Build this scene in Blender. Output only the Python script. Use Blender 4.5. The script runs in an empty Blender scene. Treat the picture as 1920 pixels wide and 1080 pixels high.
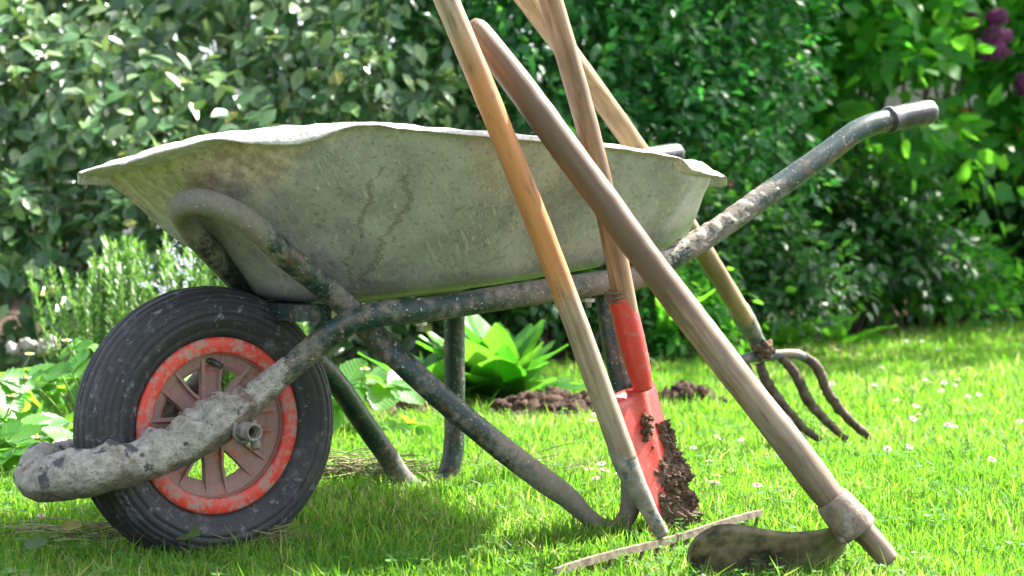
import bpy, math, random
import numpy as np
from mathutils import Vector, noise as mnoise

rng = np.random.default_rng(7)
random.seed(7)
sc = bpy.context.scene
COL = sc.collection

# ------------------------------------------------------------------ camera
F = 3600.0                     # focal length in photo pixels (1920 wide)
CAMH = 0.482
PITCH = math.atan(110 / F)
cam_d = bpy.data.cameras.new('camera'); cam = bpy.data.objects.new('camera', cam_d); COL.objects.link(cam)
cam.location = (0, 0, CAMH); cam.rotation_euler = (math.pi/2 - PITCH, 0, 0)
cam_d.sensor_width = 36; cam_d.lens = 36 * F / 1920; cam_d.clip_start = 0.05; cam_d.clip_end = 500
cam_d.dof.use_dof = True; cam_d.dof.focus_distance = 2.82; cam_d.dof.aperture_fstop = 7.0
sc.camera = cam

# ------------------------------------------------------------------ light
SUN = Vector((0.54, 0.37, 0.755)).normalized()
elev = math.asin(SUN.z); azim = math.atan2(SUN.x, SUN.y)
w = bpy.data.worlds.new('World'); sc.world = w; w.use_nodes = True
nt = w.node_tree; nt.nodes.clear()
sky = nt.nodes.new('ShaderNodeTexSky'); sky.sky_type = 'NISHITA'; sky.sun_disc = False
sky.sun_elevation = elev; sky.sun_rotation = azim; sky.air_density = 0.8; sky.dust_density = 3.0; sky.ozone_density = 0.6
bg = nt.nodes.new('ShaderNodeBackground'); bg.inputs[1].default_value = 0.145
wo = nt.nodes.new('ShaderNodeOutputWorld')
hs_ = nt.nodes.new('ShaderNodeHueSaturation'); hs_.inputs['Saturation'].default_value = 0.5
nt.links.new(sky.outputs[0], hs_.inputs['Color']); nt.links.new(hs_.outputs[0], bg.inputs[0]); nt.links.new(bg.outputs[0], wo.inputs[0])
sd = bpy.data.lights.new('sun', 'SUN'); sd.energy = 5.0; sd.angle = math.radians(0.5); sd.color = (1, 0.95, 0.86)
so = bpy.data.objects.new('sun', sd); COL.objects.link(so)
so.rotation_euler = SUN.to_track_quat('Z', 'Y').to_euler(); so.location = (3, 2, 6)
sc.view_settings.view_transform = 'Standard'; sc.view_settings.look = 'None'
sc.view_settings.gamma = 1; sc.view_settings.exposure = 2.05
sc.cycles.max_bounces = 7; sc.cycles.diffuse_bounces = 4; sc.cycles.glossy_bounces = 3; sc.cycles.transmission_bounces = 6

# ------------------------------------------------------------------ projection helpers: where a thing stands in the garden
def ray(px, py):
    xc = (px - 960) / F; yc = (540 - py) / F
    return np.array([xc, math.cos(PITCH) + yc * math.sin(PITCH), -math.sin(PITCH) + yc * math.cos(PITCH)])
def P(px, py, Y):
    d = ray(px, py); t = Y / d[1]
    return np.array([0, 0, CAMH]) + t * d
YAW = math.radians(35)
BU = np.array([math.cos(YAW), math.sin(YAW), 0.0]); BV = np.array([-math.sin(YAW), math.cos(YAW), 0.0])
BC = np.array([-0.449, 2.82, 0.0])
def B(u, v, z): return BC + u * BU + v * BV + np.array([0, 0, z])
def PV(px, py, v):
    d = ray(px, py)
    t = (v + BC @ BV) / (d @ BV)
    return np.array([0, 0, CAMH]) + t * d
def UVZ(p): q = np.asarray(p) - BC; return np.array([q @ BU, q @ BV, q[2]])
def proj(p):
    q = p - np.array([0, 0, CAMH]); f = q[:, 1]*math.cos(PITCH)-q[:, 2]*math.sin(PITCH); up = q[:, 1]*math.sin(PITCH)+q[:, 2]*math.cos(PITCH)
    return 960+F*q[:, 0]/f, 540-F*up/f

def sstep(a, b, x):
    t = np.clip((x - a) / (b - a), 0, 1); return t * t * (3 - 2 * t)
def H(x, y):
    x = np.asarray(x, float); y = np.asarray(y, float)
    return 0.035 * sstep(2.75, 3.3, y) + 0.020*np.exp(-((x-.12)/.13)**2-((y-2.90)/.12)**2) + 0.006 * np.sin(3.1 * x + 1.3 * y) * np.cos(2.3 * y - x)

# ------------------------------------------------------------------ material helper
class M:
    def __init__(s, name):
        s.m = bpy.data.materials.new(name); s.m.use_nodes = True
        s.t = s.m.node_tree; s.t.nodes.clear()
        s.out = s.t.nodes.new('ShaderNodeOutputMaterial')
    def n(s, k, **kw):
        x = s.t.nodes.new(k)
        for a, b in kw.items(): setattr(x, a, b)
        return x
    def l(s, a, b): s.t.links.new(a, b)
    def put(s, sock, v):
        if hasattr(v, 'links') or isinstance(v, bpy.types.NodeSocket): s.l(v, sock)
        elif v is not None: 
            if sock.type == 'RGBA' and len(v) == 3: v = (*v, 1)
            sock.default_value = v
    def attr(s, name, out='Vector'): return s.n('ShaderNodeAttribute', attribute_name=name).outputs[out]
    def obj(s): return s.n('ShaderNodeTexCoord').outputs['Object']
    def mapv(s, v, scale=(1,1,1), loc=(0,0,0)):
        x = s.n('ShaderNodeMapping'); s.l(v, x.inputs[0]); x.inputs['Scale'].default_value = scale; x.inputs['Location'].default_value = loc
        return x.outputs[0]
    def noise(s, v, scale, detail=4, rough=0.55, dist=0.0):
        x = s.n('ShaderNodeTexNoise'); s.l(v, x.inputs['Vector'])
        x.inputs['Scale'].default_value = scale; x.inputs['Detail'].default_value = detail
        x.inputs['Roughness'].default_value = rough; x.inputs['Distortion'].default_value = dist
        return x.outputs['Fac']
    def vor(s, v, scale, feat='F1'):
        x = s.n('ShaderNodeTexVoronoi', feature=feat); s.l(v, x.inputs['Vector']); x.inputs['Scale'].default_value = scale
        return x.outputs['Distance']
    def ramp(s, f, stops):
        x = s.n('ShaderNodeValToRGB'); s.l(f, x.inputs[0]); e = x.color_ramp.elements
        while len(e) < len(stops): e.new(0.5)
        for i, (p, c) in enumerate(stops):
            e[i].position = p
            e[i].color = (c, c, c, 1) if isinstance(c, (int, float)) else (*c, 1)
        return x.outputs[0]
    def mix(s, f, a, b, mode='MIX'):
        x = s.n('ShaderNodeMix', data_type='RGBA', blend_type=mode)
        s.put(x.inputs[0], f); s.put(x.inputs[6], a); s.put(x.inputs[7], b)
        return x.outputs[2]
    def ma(s, op, a, b=0.0, clamp=False):
        x = s.n('ShaderNodeMath', operation=op, use_clamp=clamp); s.put(x.inputs[0], a); s.put(x.inputs[1], b)
        return x.outputs[0]
    def sep(s, v):
        x = s.n('ShaderNodeSeparateXYZ'); s.l(v, x.inputs[0]); return x.outputs
    def bump(s, h, strength=0.5, dist=0.01, nrm=None):
        x = s.n('ShaderNodeBump'); s.l(h, x.inputs['Height']); x.inputs['Strength'].default_value = strength
        x.inputs['Distance'].default_value = dist
        if nrm is not None: s.l(nrm, x.inputs['Normal'])
        return x.outputs[0]
    def bsdf(s, color, rough=0.6, metal=0.0, normal=None, spec=0.5, coat=0.0):
        x = s.n('ShaderNodeBsdfPrincipled')
        s.put(x.inputs['Base Color'], color); s.put(x.inputs['Roughness'], rough); s.put(x.inputs['Metallic'], metal)
        s.put(x.inputs['Specular IOR Level'], spec)
        if coat: x.inputs['Coat Weight'].default_value = coat; x.inputs['Coat Roughness'].default_value = 0.25
        if normal is not None: s.l(normal, x.inputs['Normal'])
        return x.outputs[0]
    def done(s, shader): s.l(shader, s.out.inputs['Surface']); return s.m

def leaf_mat(name, stops, tstops, rough=0.4, tf=0.45, spec=0.5, vein=0.0, back=None):
    m = M(name); r = m.attr('rnd', 'Fac')
    c = m.ramp(r, stops); t = m.ramp(r, tstops)
    nz = m.noise(m.obj(), 60, 2)
    c = m.mix(m.ma('MULTIPLY', nz, 0.35), c, (0.02, 0.05, 0.01), 'MIX')
    if back is not None:
        g = m.n('ShaderNodeNewGeometry').outputs['Backfacing']
        c = m.mix(g, c, back)
    nrm = None
    if vein:
        lc = m.attr('tc'); sx = m.sep(lc)
        wv = m.ma('SINE', m.ma('MULTIPLY', m.ma('SUBTRACT', sx[1], m.ma('MULTIPLY', m.ma('ABSOLUTE', sx[0]), 0.9)), vein))
        nrm = m.bump(wv, 0.10, 0.004)
        mid = m.ma('LESS_THAN', m.ma('ABSOLUTE', sx[0]), 0.012)
        c = m.mix(m.ma('MULTIPLY', mid, 0.5), c, (0.25, 0.35, 0.12))
    a = m.bsdf(c, rough, 0, nrm, spec)
    tr = m.n('ShaderNodeBsdfTranslucent'); m.l(t, tr.inputs[0])
    if nrm: m.l(nrm, tr.inputs[1])
    x = m.n('ShaderNodeMixShader'); x.inputs[0].default_value = tf; m.l(a, x.inputs[1]); m.l(tr.outputs[0], x.inputs[2])
    return m.done(x.outputs[0])

# ------------------------------------------------------------------ mesh helpers
def mesh(name, V, FC, mat, parent=None, smooth=True, attrs=None, origin=None):
    """V (n,3) array; FC list of faces or dict {k: (m,k) array}"""
    V = np.asarray(V, np.float32)
    if origin is None:
        origin = np.zeros(3) if parent is None else np.array(parent.get('_o', (0, 0, 0)))
    V = V - np.asarray(origin, np.float32)
    me = bpy.data.meshes.new(name)
    if isinstance(FC, dict):
        me.vertices.add(len(V)); me.vertices.foreach_set('co', V.ravel())
        loops = np.concatenate([a.ravel() for a in FC.values()]).astype(np.int32)
        sizes = np.concatenate([np.full(len(a), k) for k, a in FC.items()]).astype(np.int32)
        starts = np.concatenate([[0], np.cumsum(sizes)[:-1]]).astype(np.int32)
        me.loops.add(len(loops)); me.loops.foreach_set('vertex_index', loops)
        me.polygons.add(len(sizes)); me.polygons.foreach_set('loop_start', starts); me.polygons.foreach_set('loop_total', sizes)
        me.update(calc_edges=True)
    else:
        me.from_pydata(V.tolist(), [], [tuple(int(i) for i in f) for f in FC])
    if smooth: me.polygons.foreach_set('use_smooth', [True] * len(me.polygons))
    for k, a in (attrs or {}).items():
        a = np.asarray(a, np.float32)
        at = me.attributes.new(k, 'FLOAT_VECTOR' if a.ndim == 2 else 'FLOAT', 'POINT')
        at.data.foreach_set('vector' if a.ndim == 2 else 'value', a.ravel())
    for mm in (mat if isinstance(mat, list) else [mat]): me.materials.append(mm)
    me.validate()
    o = bpy.data.objects.new(name, me); COL.objects.link(o)
    if parent is not None:
        o.parent = parent; o['_o'] = tuple(float(x) for x in origin)
        if parent.get('_part'): pass
    else:
        o.location = tuple(float(x) for x in origin)
    return o
def tag(o, label=None, cat=None, group=None, kind=None):
    for k, v in (('label', label), ('category', cat), ('group', group), ('kind', kind)):
        if v: o[k] = v
    return o
def thing(name, loc, label, cat, group=None):
    o = bpy.data.objects.new(name, None); COL.objects.link(o); o.location = tuple(float(x) for x in loc)
    o.empty_display_size = 0.1; o['_o'] = tuple(float(x) for x in loc)
    return tag(o, label, cat, group)

def catmull(pts, n):
    pts = np.asarray(pts, float); k = len(pts)
    ext = np.vstack([2*pts[0]-pts[1], pts, 2*pts[-1]-pts[-2]])
    out = []
    seg = np.linalg.norm(np.diff(pts[:, :3], axis=0), axis=1); tot = seg.sum()
    for i in range(k-1):
        p0, p1, p2, p3 = ext[i:i+4]; m_ = max(2, int(round(n*seg[i]/tot)))
        # centripetal-ish tangents
        d1 = max(seg[i], 1e-6)
        dp = np.linalg.norm((p1-p0)[:3]); dn = np.linalg.norm((p3-p2)[:3])
        m1 = (p2-p0)/(dp+d1)*d1; m2 = (p3-p1)/(dn+d1)*d1
        for j in range(m_):
            t = j/m_; out.append((2*t**3-3*t**2+1)*p1+(t**3-2*t**2+t)*m1+(-2*t**3+3*t**2)*p2+(t**3-t**2)*m2)
    out.append(pts[-1]); return np.array(out)

def sweep(ctrl, rad, n=60, seg=20, disp=None, cap=True, squash=1.0, smooth_path=True, endround=0.0, inner=None):
    """ctrl (k,3) points, rad scalar/list -> V, F, tc"""
    ctrl = np.asarray(ctrl, float); r = np.full(len(ctrl), rad) if np.isscalar(rad) else np.asarray(rad, float)
    Q = catmull(np.hstack([ctrl, r[:, None]]), n) if smooth_path else np.hstack([ctrl, r[:, None]])
    pts, rr = Q[:, :3], Q[:, 3].copy()
    T = np.gradient(pts, axis=0); T /= np.linalg.norm(T, axis=1)[:, None]
    L = np.concatenate([[0], np.cumsum(np.linalg.norm(np.diff(pts, axis=0), axis=1))])
    if endround:
        for e in (L, L[-1]-L):
            q = np.clip(e/endround, 0, 1); rr *= np.sqrt(np.clip(1-(1-q)**2, 0.02, 1))*0.5+0.5 if False else (0.72+0.28*np.sqrt(1-(1-q)**2))
    a = np.array([0, 0, 1.0]) if abs(T[0][2]) < 0.9 else np.array([1.0, 0, 0])
    nrm = a - T[0]*(a @ T[0]); nrm /= np.linalg.norm(nrm)
    V, TC = [], []
    for i in range(len(pts)):
        nrm = nrm - T[i]*(nrm @ T[i]); nrm /= np.linalg.norm(nrm)
        b = np.cross(T[i], nrm)
        for j in range(seg):
            th = 2*math.pi*j/seg
            dr = math.cos(th)*nrm*squash + math.sin(th)*b
            q = rr[i]
            if disp: q += disp(pts[i]+dr*q, L[i], th, i)
            V.append(pts[i]+dr*q); TC.append((math.cos(th)*rr[i], math.sin(th)*rr[i], L[i]))
    FC = []
    for i in range(len(pts)-1):
        for j in range(seg):
            k = (j+1) % seg
            FC.append((i*seg+j, i*seg+k, (i+1)*seg+k, (i+1)*seg+j))
    if cap:
        for i, rev in ((0, True), (len(pts)-1, False)):
            c = len(V); V.append(pts[i]); TC.append((0, 0, L[i]))
            for j in range(seg):
                k = (j+1) % seg; f = (i*seg+j, i*seg+k, c)
                FC.append(f[::-1] if rev else f)
    return np.array(V), FC, np.array(TC)
def tube(name, ctrl, rad, mat, parent, dirt=None, **kw):
    ctrl = np.asarray(ctrl, float)
    V, FC, TC = sweep(ctrl, rad, **kw)
    at = {'tc': TC}
    if dirt is not None:
        L = np.concatenate([[0], np.cumsum(np.linalg.norm(np.diff(ctrl, axis=0), axis=1))])
        at['dirt'] = np.interp(TC[:, 2], L*TC[:, 2].max()/L[-1], dirt)
    return mesh(name, V, FC, mat, parent, attrs=at)
def join(parts):
    V, FC, off = [], [], 0; A = {}
    for p in parts:
        v, f = np.asarray(p[0]), p[1]; V.append(v); FC += [tuple(int(i)+off for i in q) for q in f]; off += len(v)
    return np.vstack(V), FC
def nz(p, s, o=0.0): return mnoise.noise(Vector((p[0]*s+o, p[1]*s-o, p[2]*s+2*o)))
def fbm(p, s, oct=4, o=0.0):
    a, q, t = 1.0, s, 0.0
    for _ in range(oct): t += a*nz(p, q, o); a *= 0.5; q *= 2.1
    return t

def revolve(profile, seg, frame, closed=True):
    """profile (k,2) of (radius, axial); frame(r,th,a)->xyz"""
    k = len(profile); V = [frame(r, 2*math.pi*j/seg, a) for j in range(seg) for r, a in profile]
    FC = []
    for j in range(seg):
        j2 = (j+1) % seg
        for i in range(k if closed else k-1):
            i2 = (i+1) % k; FC.append((j*k+i, j2*k+i, j2*k+i2, j*k+i2))
    return np.array(V), FC
def box(c, ax, ay, az):
    c, ax, ay, az = map(lambda q: np.asarray(q, float), (c, ax, ay, az))
    V = [c+sx*ax+sy*ay+sz*az for sx in (-1, 1) for sy in (-1, 1) for sz in (-1, 1)]
    return np.array(V), [(0,1,3,2),(4,6,7,5),(0,4,5,1),(2,3,7,6),(0,2,6,4),(1,5,7,3)]

# ------------------------------------------------------------------ leaf clouds (vectorised)
T_ELL = (np.array([[0,0,0],[-.25,.25,.05],[0,.27,-.02],[.25,.25,.05],[-.27,.6,.04],[0,.62,-.03],[.27,.6,.04],[0,1,-.10]]),
         {3: np.array([[0,2,1],[0,3,2],[4,5,7],[5,6,7]]), 4: np.array([[1,2,5,4],[2,3,6,5]])})
T_WID = (np.array([[0,0,0],[-.38,.12,.05],[0,.25,-.02],[.38,.12,.05],[-.42,.5,.03],[0,.58,-.04],[.42,.5,.03],[0,1,-.12]]),
         {3: np.array([[0,2,1],[0,3,2],[4,5,7],[5,6,7]]), 4: np.array([[1,2,5,4],[2,3,6,5]])})
T_DIA = (np.array([[0,0,0],[-.26,.5,.05],[.26,.5,.05],[0,1,-.06]]), {3: np.array([[0,2,1],[1,2,3]])})
T_NEE = (np.array([[-.05,0,0],[.05,0,0],[.06,.7,.05],[-.06,.7,.05],[0,1,.0]]), {3: np.array([[3,2,4]]), 4: np.array([[0,1,2,3]])})
def toothed(nt=7, wid=.42):
    V = [[0, 0, 0]]; mids = []; L = []; R = []
    ys = np.linspace(0.06, 1, nt)
    Vs = [(0, 0, 0)]; Fs3, Fs4 = [], []
    mid = [0]; lft = []; rgt = []
    for i, y in enumerate(ys):
        wdt = wid*math.sin(math.pi*min(1, (y*0.93+.05))**0.85)+.01
        Vs.append((0, y, -.03-.08*y*y)); mid.append(len(Vs)-1)
        yt = y+.07
        for s, lst in ((-1, lft), (1, rgt)):
            Vs.append((s*wdt*1.0, min(yt, 1.02), .06-.1*y*y)); lst.append(len(Vs)-1)          # tooth tip
            Vs.append((s*wdt*.86, yt+.015 if i < nt-1 else 1.0, .05-.1*y*y)); lst.append(len(Vs)-1)   # notch
    for s, lst in ((0, lft), (1, rgt)):
        for i in range(nt):
            a, b = mid[i], mid[i+1]; tip = lst[2*i]; nt_ = lst[2*i-1] if i else 0
            q = [a, b, tip] if nt_ == a or i == 0 else [a, b, tip, nt_]
            if s == 0: pass
            else: q = q[::-1]
            (Fs3 if len(q) == 3 else Fs4).append(q)
            q = [b, lst[2*i+1], tip]; Fs3.append(q if s == 0 else q[::-1])
    return np.array(Vs, float), {3: np.array(Fs3), 4: np.array(Fs4)}
T_STR = toothed()
def norm(a): return a/np.maximum(np.linalg.norm(a, axis=-1, keepdims=True), 1e-9)
def cloud_arrays(p, d, n, size, tpl, wid=None, rnd=None):
    TV, TF = tpl; N = len(p); d = norm(d); s = norm(np.cross(d, n)); n = norm(np.cross(s, d))
    size = np.broadcast_to(size, N); wid = size if wid is None else size*wid
    V = (p[:, None] + TV[None, :, 0:1]*wid[:, None, None]*s[:, None] + TV[None, :, 1:2]*size[:, None, None]*d[:, None]
         + TV[None, :, 2:3]*size[:, None, None]*n[:, None])
    k = len(TV); off = (np.arange(N)*k)[:, None, None]
    FC = {q: (f[None]+off).reshape(-1, q) for q, f in TF.items()}
    r = rng.random(N) if rnd is None else rnd
    return V.reshape(-1, 3), FC, np.repeat(r, k), np.tile(TV, (N, 1))
def cloud(name, p, d, n, size, tpl, mat, parent=None, wid=None, rnd=None, origin=None, smooth=True):
    V, FC, r, tc = cloud_arrays(p, d, n, size, tpl, wid, rnd)
    return mesh(name, V, FC, mat, parent, smooth=smooth, attrs={'rnd': r, 'tc': tc}, origin=origin)
def rv(n, s=1.0): return rng.normal(size=(n, 3))*s

# ================================================================== MATERIALS
def tube_mat():
    m = M('green_painted_steel'); tc = m.attr('tc'); d = m.attr('dirt', 'Fac')
    n1 = m.noise(tc, 22, 6, 0.65); n2 = m.noise(tc, 90, 5, 0.7); n3 = m.noise(m.mapv(tc, (1,1,1), (3,1,7)), 240, 3, 0.6); n4 = m.noise(m.mapv(tc, (1,1,.6), (9,4,2)), 45, 6, .7)
    g = m.mix(n1, (0.008, 0.026, 0.023), (0.016, 0.044, 0.037))
    rust = m.ramp(n2, [(0, (0.04, 0.025, 0.015)), (1, (0.135, 0.085, 0.055))])
    c = m.mix(m.ramp(n4, [(0.53, 0), (0.62, 1)]), g, rust)
    dirtc = m.mix(n2, (0.10, 0.082, 0.066), (0.30, 0.26, 0.215))
    k = m.ma('ADD', m.ma('MULTIPLY', m.ma('SUBTRACT', n1, 0.5), 2.4), m.ma('SUBTRACT', m.ma('MULTIPLY', d, 2.0), 0.55))
    k = m.ma('ADD', k, m.ma('MULTIPLY', m.ma('SUBTRACT', n2, .5), 1.5))
    kk = m.ramp(k, [(0.2, 0), (0.7, 1)])
    c = m.mix(m.ma('MULTIPLY', kk, 0.82), c, dirtc)
    sp = m.ramp(n3, [(0.655, 0), (0.69, 1)])
    c = m.mix(sp, c, (0.42, 0.41, 0.36))
    n5 = m.noise(m.mapv(tc, (1,1,1), (5,8,3)), 38, 4, .6)
    c = m.mix(m.ramp(n5, [(0.69, 0), (0.71, 1)]), c, (0.34, 0.33, 0.27))
    h = m.ma('ADD', m.ma('MULTIPLY', n2, 0.6), m.ma('MULTIPLY', kk, 0.8))
    ro = m.ramp(kk, [(0, 0.38), (1, 0.85)])
    return m.done(m.bsdf(c, ro, 0, m.bump(h, 0.35, 0.002)))
def tray_mat():
    m = M('galvanised_steel_weathered'); tc = m.attr('tc'); s = m.sep(tc); u, v, z = s[0], s[1], s[2]
    n1 = m.noise(tc, 9, 5, .6, .6); n2 = m.noise(tc, 45, 5, .65); n3 = m.noise(m.mapv(tc, (30, 30, 170)), 1, 3, .6); n4 = m.noise(tc, 300, 2)
    sc1 = m.noise(m.mapv(tc, (170, 170, 14)), 1, 3, .6)
    c = m.mix(m.ramp(n1, [(0.3, 0), (0.7, 1)]), (0.20, 0.188, 0.205), (0.53, 0.49, 0.50))
    c = m.mix(m.ma('MULTIPLY', m.ramp(n2, [(0.42, 0), (0.66, 1)]), .6), c, (0.36, 0.385, 0.34))
    c = m.mix(m.ma('MULTIPLY', m.ramp(sc1, [(0.66, 0), (0.72, 1)]), .35), c, (0.46, 0.48, 0.44))
    rot = m.n('ShaderNodeMapping'); m.l(tc, rot.inputs[0]); rot.inputs['Rotation'].default_value = (0, math.radians(38), 0); rot.inputs['Scale'].default_value = (1, 1, 1)
    scr = m.noise(m.mapv(rot.outputs[0], (260, 60, 26)), 1, 3, .6); scr2 = m.noise(m.mapv(rot.outputs[0], (420, 80, 60), (3, 3, 3)), 1, 2, .6)
    patch = m.ramp(m.noise(m.mapv(tc, (1, 1, 1), (9, 1, 4)), 7, 4, .6), [(0.42, 0), (0.6, 1)])
    c = m.mix(m.ma('MULTIPLY', m.ma('MULTIPLY', m.ramp(scr, [(0.55, 0), (0.66, 1)]), patch), .75), c, (0.52, 0.53, 0.48))
    c = m.mix(m.ma('MULTIPLY', m.ramp(scr2, [(0.66, 0), (0.70, 1)]), .8), c, (0.62, 0.62, 0.56))
    c = m.mix(m.ma('MULTIPLY', m.ramp(n4, [(0.62, 0), (0.68, 1)]), .5), c, (0.50, 0.50, 0.46))
    dk0 = m.noise(m.mapv(tc, (1, 1, 1), (5, 5, 5)), 130, 4, .7)
    c = m.mix(m.ma('MULTIPLY', m.ramp(dk0, [(0.56, 0), (0.64, 1)]), .45), c, (0.09, 0.10, 0.09))
    # cement haze over the front top
    k = m.ma('ADD', m.ma('MULTIPLY', m.ma('SUBTRACT', z, 0.475), 5.0), m.ma('MULTIPLY', m.ma('SUBTRACT', 0.02, u), 4.2))
    k = m.ma('ADD', k, m.ma('MULTIPLY', m.ma('SUBTRACT', n1, .5), 1.4))
    kk = m.ramp(k, [(0.15, 0), (0.62, 1)])
    ce = m.mix(m.ramp(n2, [(0.4, 0), (0.62, 1)]), (0.25, 0.175, 0.115), (0.56, 0.45, 0.32))
    c = m.mix(m.ma('MULTIPLY', kk, 0.85), c, ce)
    # moss tint at the nose
    k2 = m.ramp(m.ma('ADD', m.ma('MULTIPLY', m.ma('SUBTRACT', -0.03, u), 5.0), m.ma('SUBTRACT', n1, .5)), [(0.0, 0), (0.7, 1)])
    c = m.mix(m.ma('MULTIPLY', k2, 0.6), c, m.mix(n2, (0.20, 0.25, 0.09), (0.40, 0.42, 0.22)))
    # dark speckle dirt
    dk = m.noise(m.mapv(tc, (60, 60, 60), (2, 2, 2)), 2.4, 4, .75)
    dm = m.ma('MULTIPLY', m.ramp(dk, [(0.56, 0), (0.66, 1)]), m.ma('ADD', m.ma('MULTIPLY', kk, 0.55), 0.10))
    c = m.mix(dm, c, (0.075, 0.065, 0.05))
    # dried mud runs
    def crack(c0, amp, z0, z1, seed, wd):
        zz = m.n('ShaderNodeCombineXYZ'); m.l(z, zz.inputs[2]); zz.inputs[0].default_value = seed
        q = m.noise(zz.outputs[0], 7, 9, .66)
        cx = m.ma('ADD', m.ma('MULTIPLY', m.ma('SUBTRACT', q, .5), amp), c0)
        dd = m.ma('ABSOLUTE', m.ma('SUBTRACT', u, cx))
        ww = m.ma('MULTIPLY', m.ramp(n2, [(0.36, 0.12), (0.62, 1)]), wd)
        a = m.ma('LESS_THAN', dd, ww)
        b = m.ma('MULTIPLY', m.ma('GREATER_THAN', z, z0), m.ma('LESS_THAN', z, z1))
        fr = m.ma('LESS_THAN', v, -0.05)
        return m.ma('MULTIPLY', m.ma('MULTIPLY', a, b), m.ma('MULTIPLY', fr, m.ramp(n4, [(0.35, .35), (0.6, 1)])))
    cr = m.ma('MAXIMUM', crack(.185, .22, .40, .56, 1.0, .0075), crack(.15, .16, .47, .57, 5.0, .005))
    cr = m.ma('MAXIMUM', cr, crack(.155, .26, .392, .46, 9.0, .0045))
    c = m.mix(m.ma('MULTIPLY', cr, 0.55), c, m.mix(n2, (0.05, 0.038, 0.025), (0.17, 0.14, 0.10)))
    rs = m.ramp(m.noise(m.mapv(tc, (1,1,1), (4,4,1)), 26, 4, .6), [(0.68, 0), (0.74, 1)])
    c = m.mix(m.ma('MULTIPLY', rs, .5), c, (0.25, 0.14, 0.06))
    h = m.ma('ADD', m.ma('MULTIPLY', n2, .5), m.ma('MULTIPLY', cr, 0.6))
    met = m.ma('MULTIPLY', m.ma('SUBTRACT', 1.0, kk), 0.35)
    return m.done(m.bsdf(c, 0.5, met, m.bump(h, 0.45, 0.004)))
def rim_mat():
    m = M('cement_crusted_rim'); tc = m.attr('tc'); s = m.sep(tc); n2 = m.noise(tc, 60, 6, .7); n1 = m.noise(tc, 14, 4); n3 = m.noise(tc, 160, 4, .7)
    c = m.mix(m.ramp(n2, [(0.35, 0), (0.65, 1)]), (0.40, 0.38, 0.35), (0.68, 0.66, 0.62))
    c = m.mix(m.ma('MULTIPLY', m.ramp(n3, [(0.55, 0), (0.65, 1)]), .5), c, (0.2, 0.18, 0.14))
    g = m.n('ShaderNodeNewGeometry'); nn = m.sep(g.outputs['Normal'])
    return m.done(m.bsdf(c, 0.8, 0, m.bump(m.ma('ADD', n2, n3), 0.8, 0.006)))
def concrete_mat():
    m = M('dried_concrete'); o = m.obj(); tcx = m.sep(m.attr('tc')); n1 = m.noise(o, 14, 5, .6); n2 = m.noise(o, 70, 6, .7); n3 = m.noise(m.mapv(o, (1,1,1), (5,2,7)), 18, 5, .6); vv = m.vor(o, 160)
    c = m.mix(m.ramp(n2, [(0.35, 0), (0.65, 1)]), (0.25, 0.23, 0.195), (0.52, 0.48, 0.42))
    c = m.mix(m.ramp(n3, [(0.58, 0), (0.61, 1)]), c, m.mix(n2, (0.045, 0.048, 0.055), (0.13, 0.13, 0.14)))
    g = m.n('ShaderNodeNewGeometry'); nn = m.sep(g.outputs['Normal'])
    low = m.ramp(m.ma('ADD', nn[2], m.ma('MULTIPLY', m.ma('SUBTRACT', n1, .5), 1.6)), [(0.0, 0), (0.01, 0)])
    ru = m.ramp(n1, [(0.57, 0), (0.64, 1)])
    c = m.mix(m.ma('MULTIPLY', ru, .75), c, m.mix(n2, (0.05, 0.035, 0.022), (0.22, 0.11, 0.05)))
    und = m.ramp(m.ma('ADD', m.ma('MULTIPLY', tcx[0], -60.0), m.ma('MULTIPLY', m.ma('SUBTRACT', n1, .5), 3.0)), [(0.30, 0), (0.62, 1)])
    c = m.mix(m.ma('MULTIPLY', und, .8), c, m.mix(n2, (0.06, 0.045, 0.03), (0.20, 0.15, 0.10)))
    pits = m.ramp(vv, [(0.1, 0), (0.3, 1)])
    return m.done(m.bsdf(c, 0.9, 0, m.bump(m.ma('ADD', n2, m.ma('MULTIPLY', pits, .25)), 1.0, 0.012)))
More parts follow.
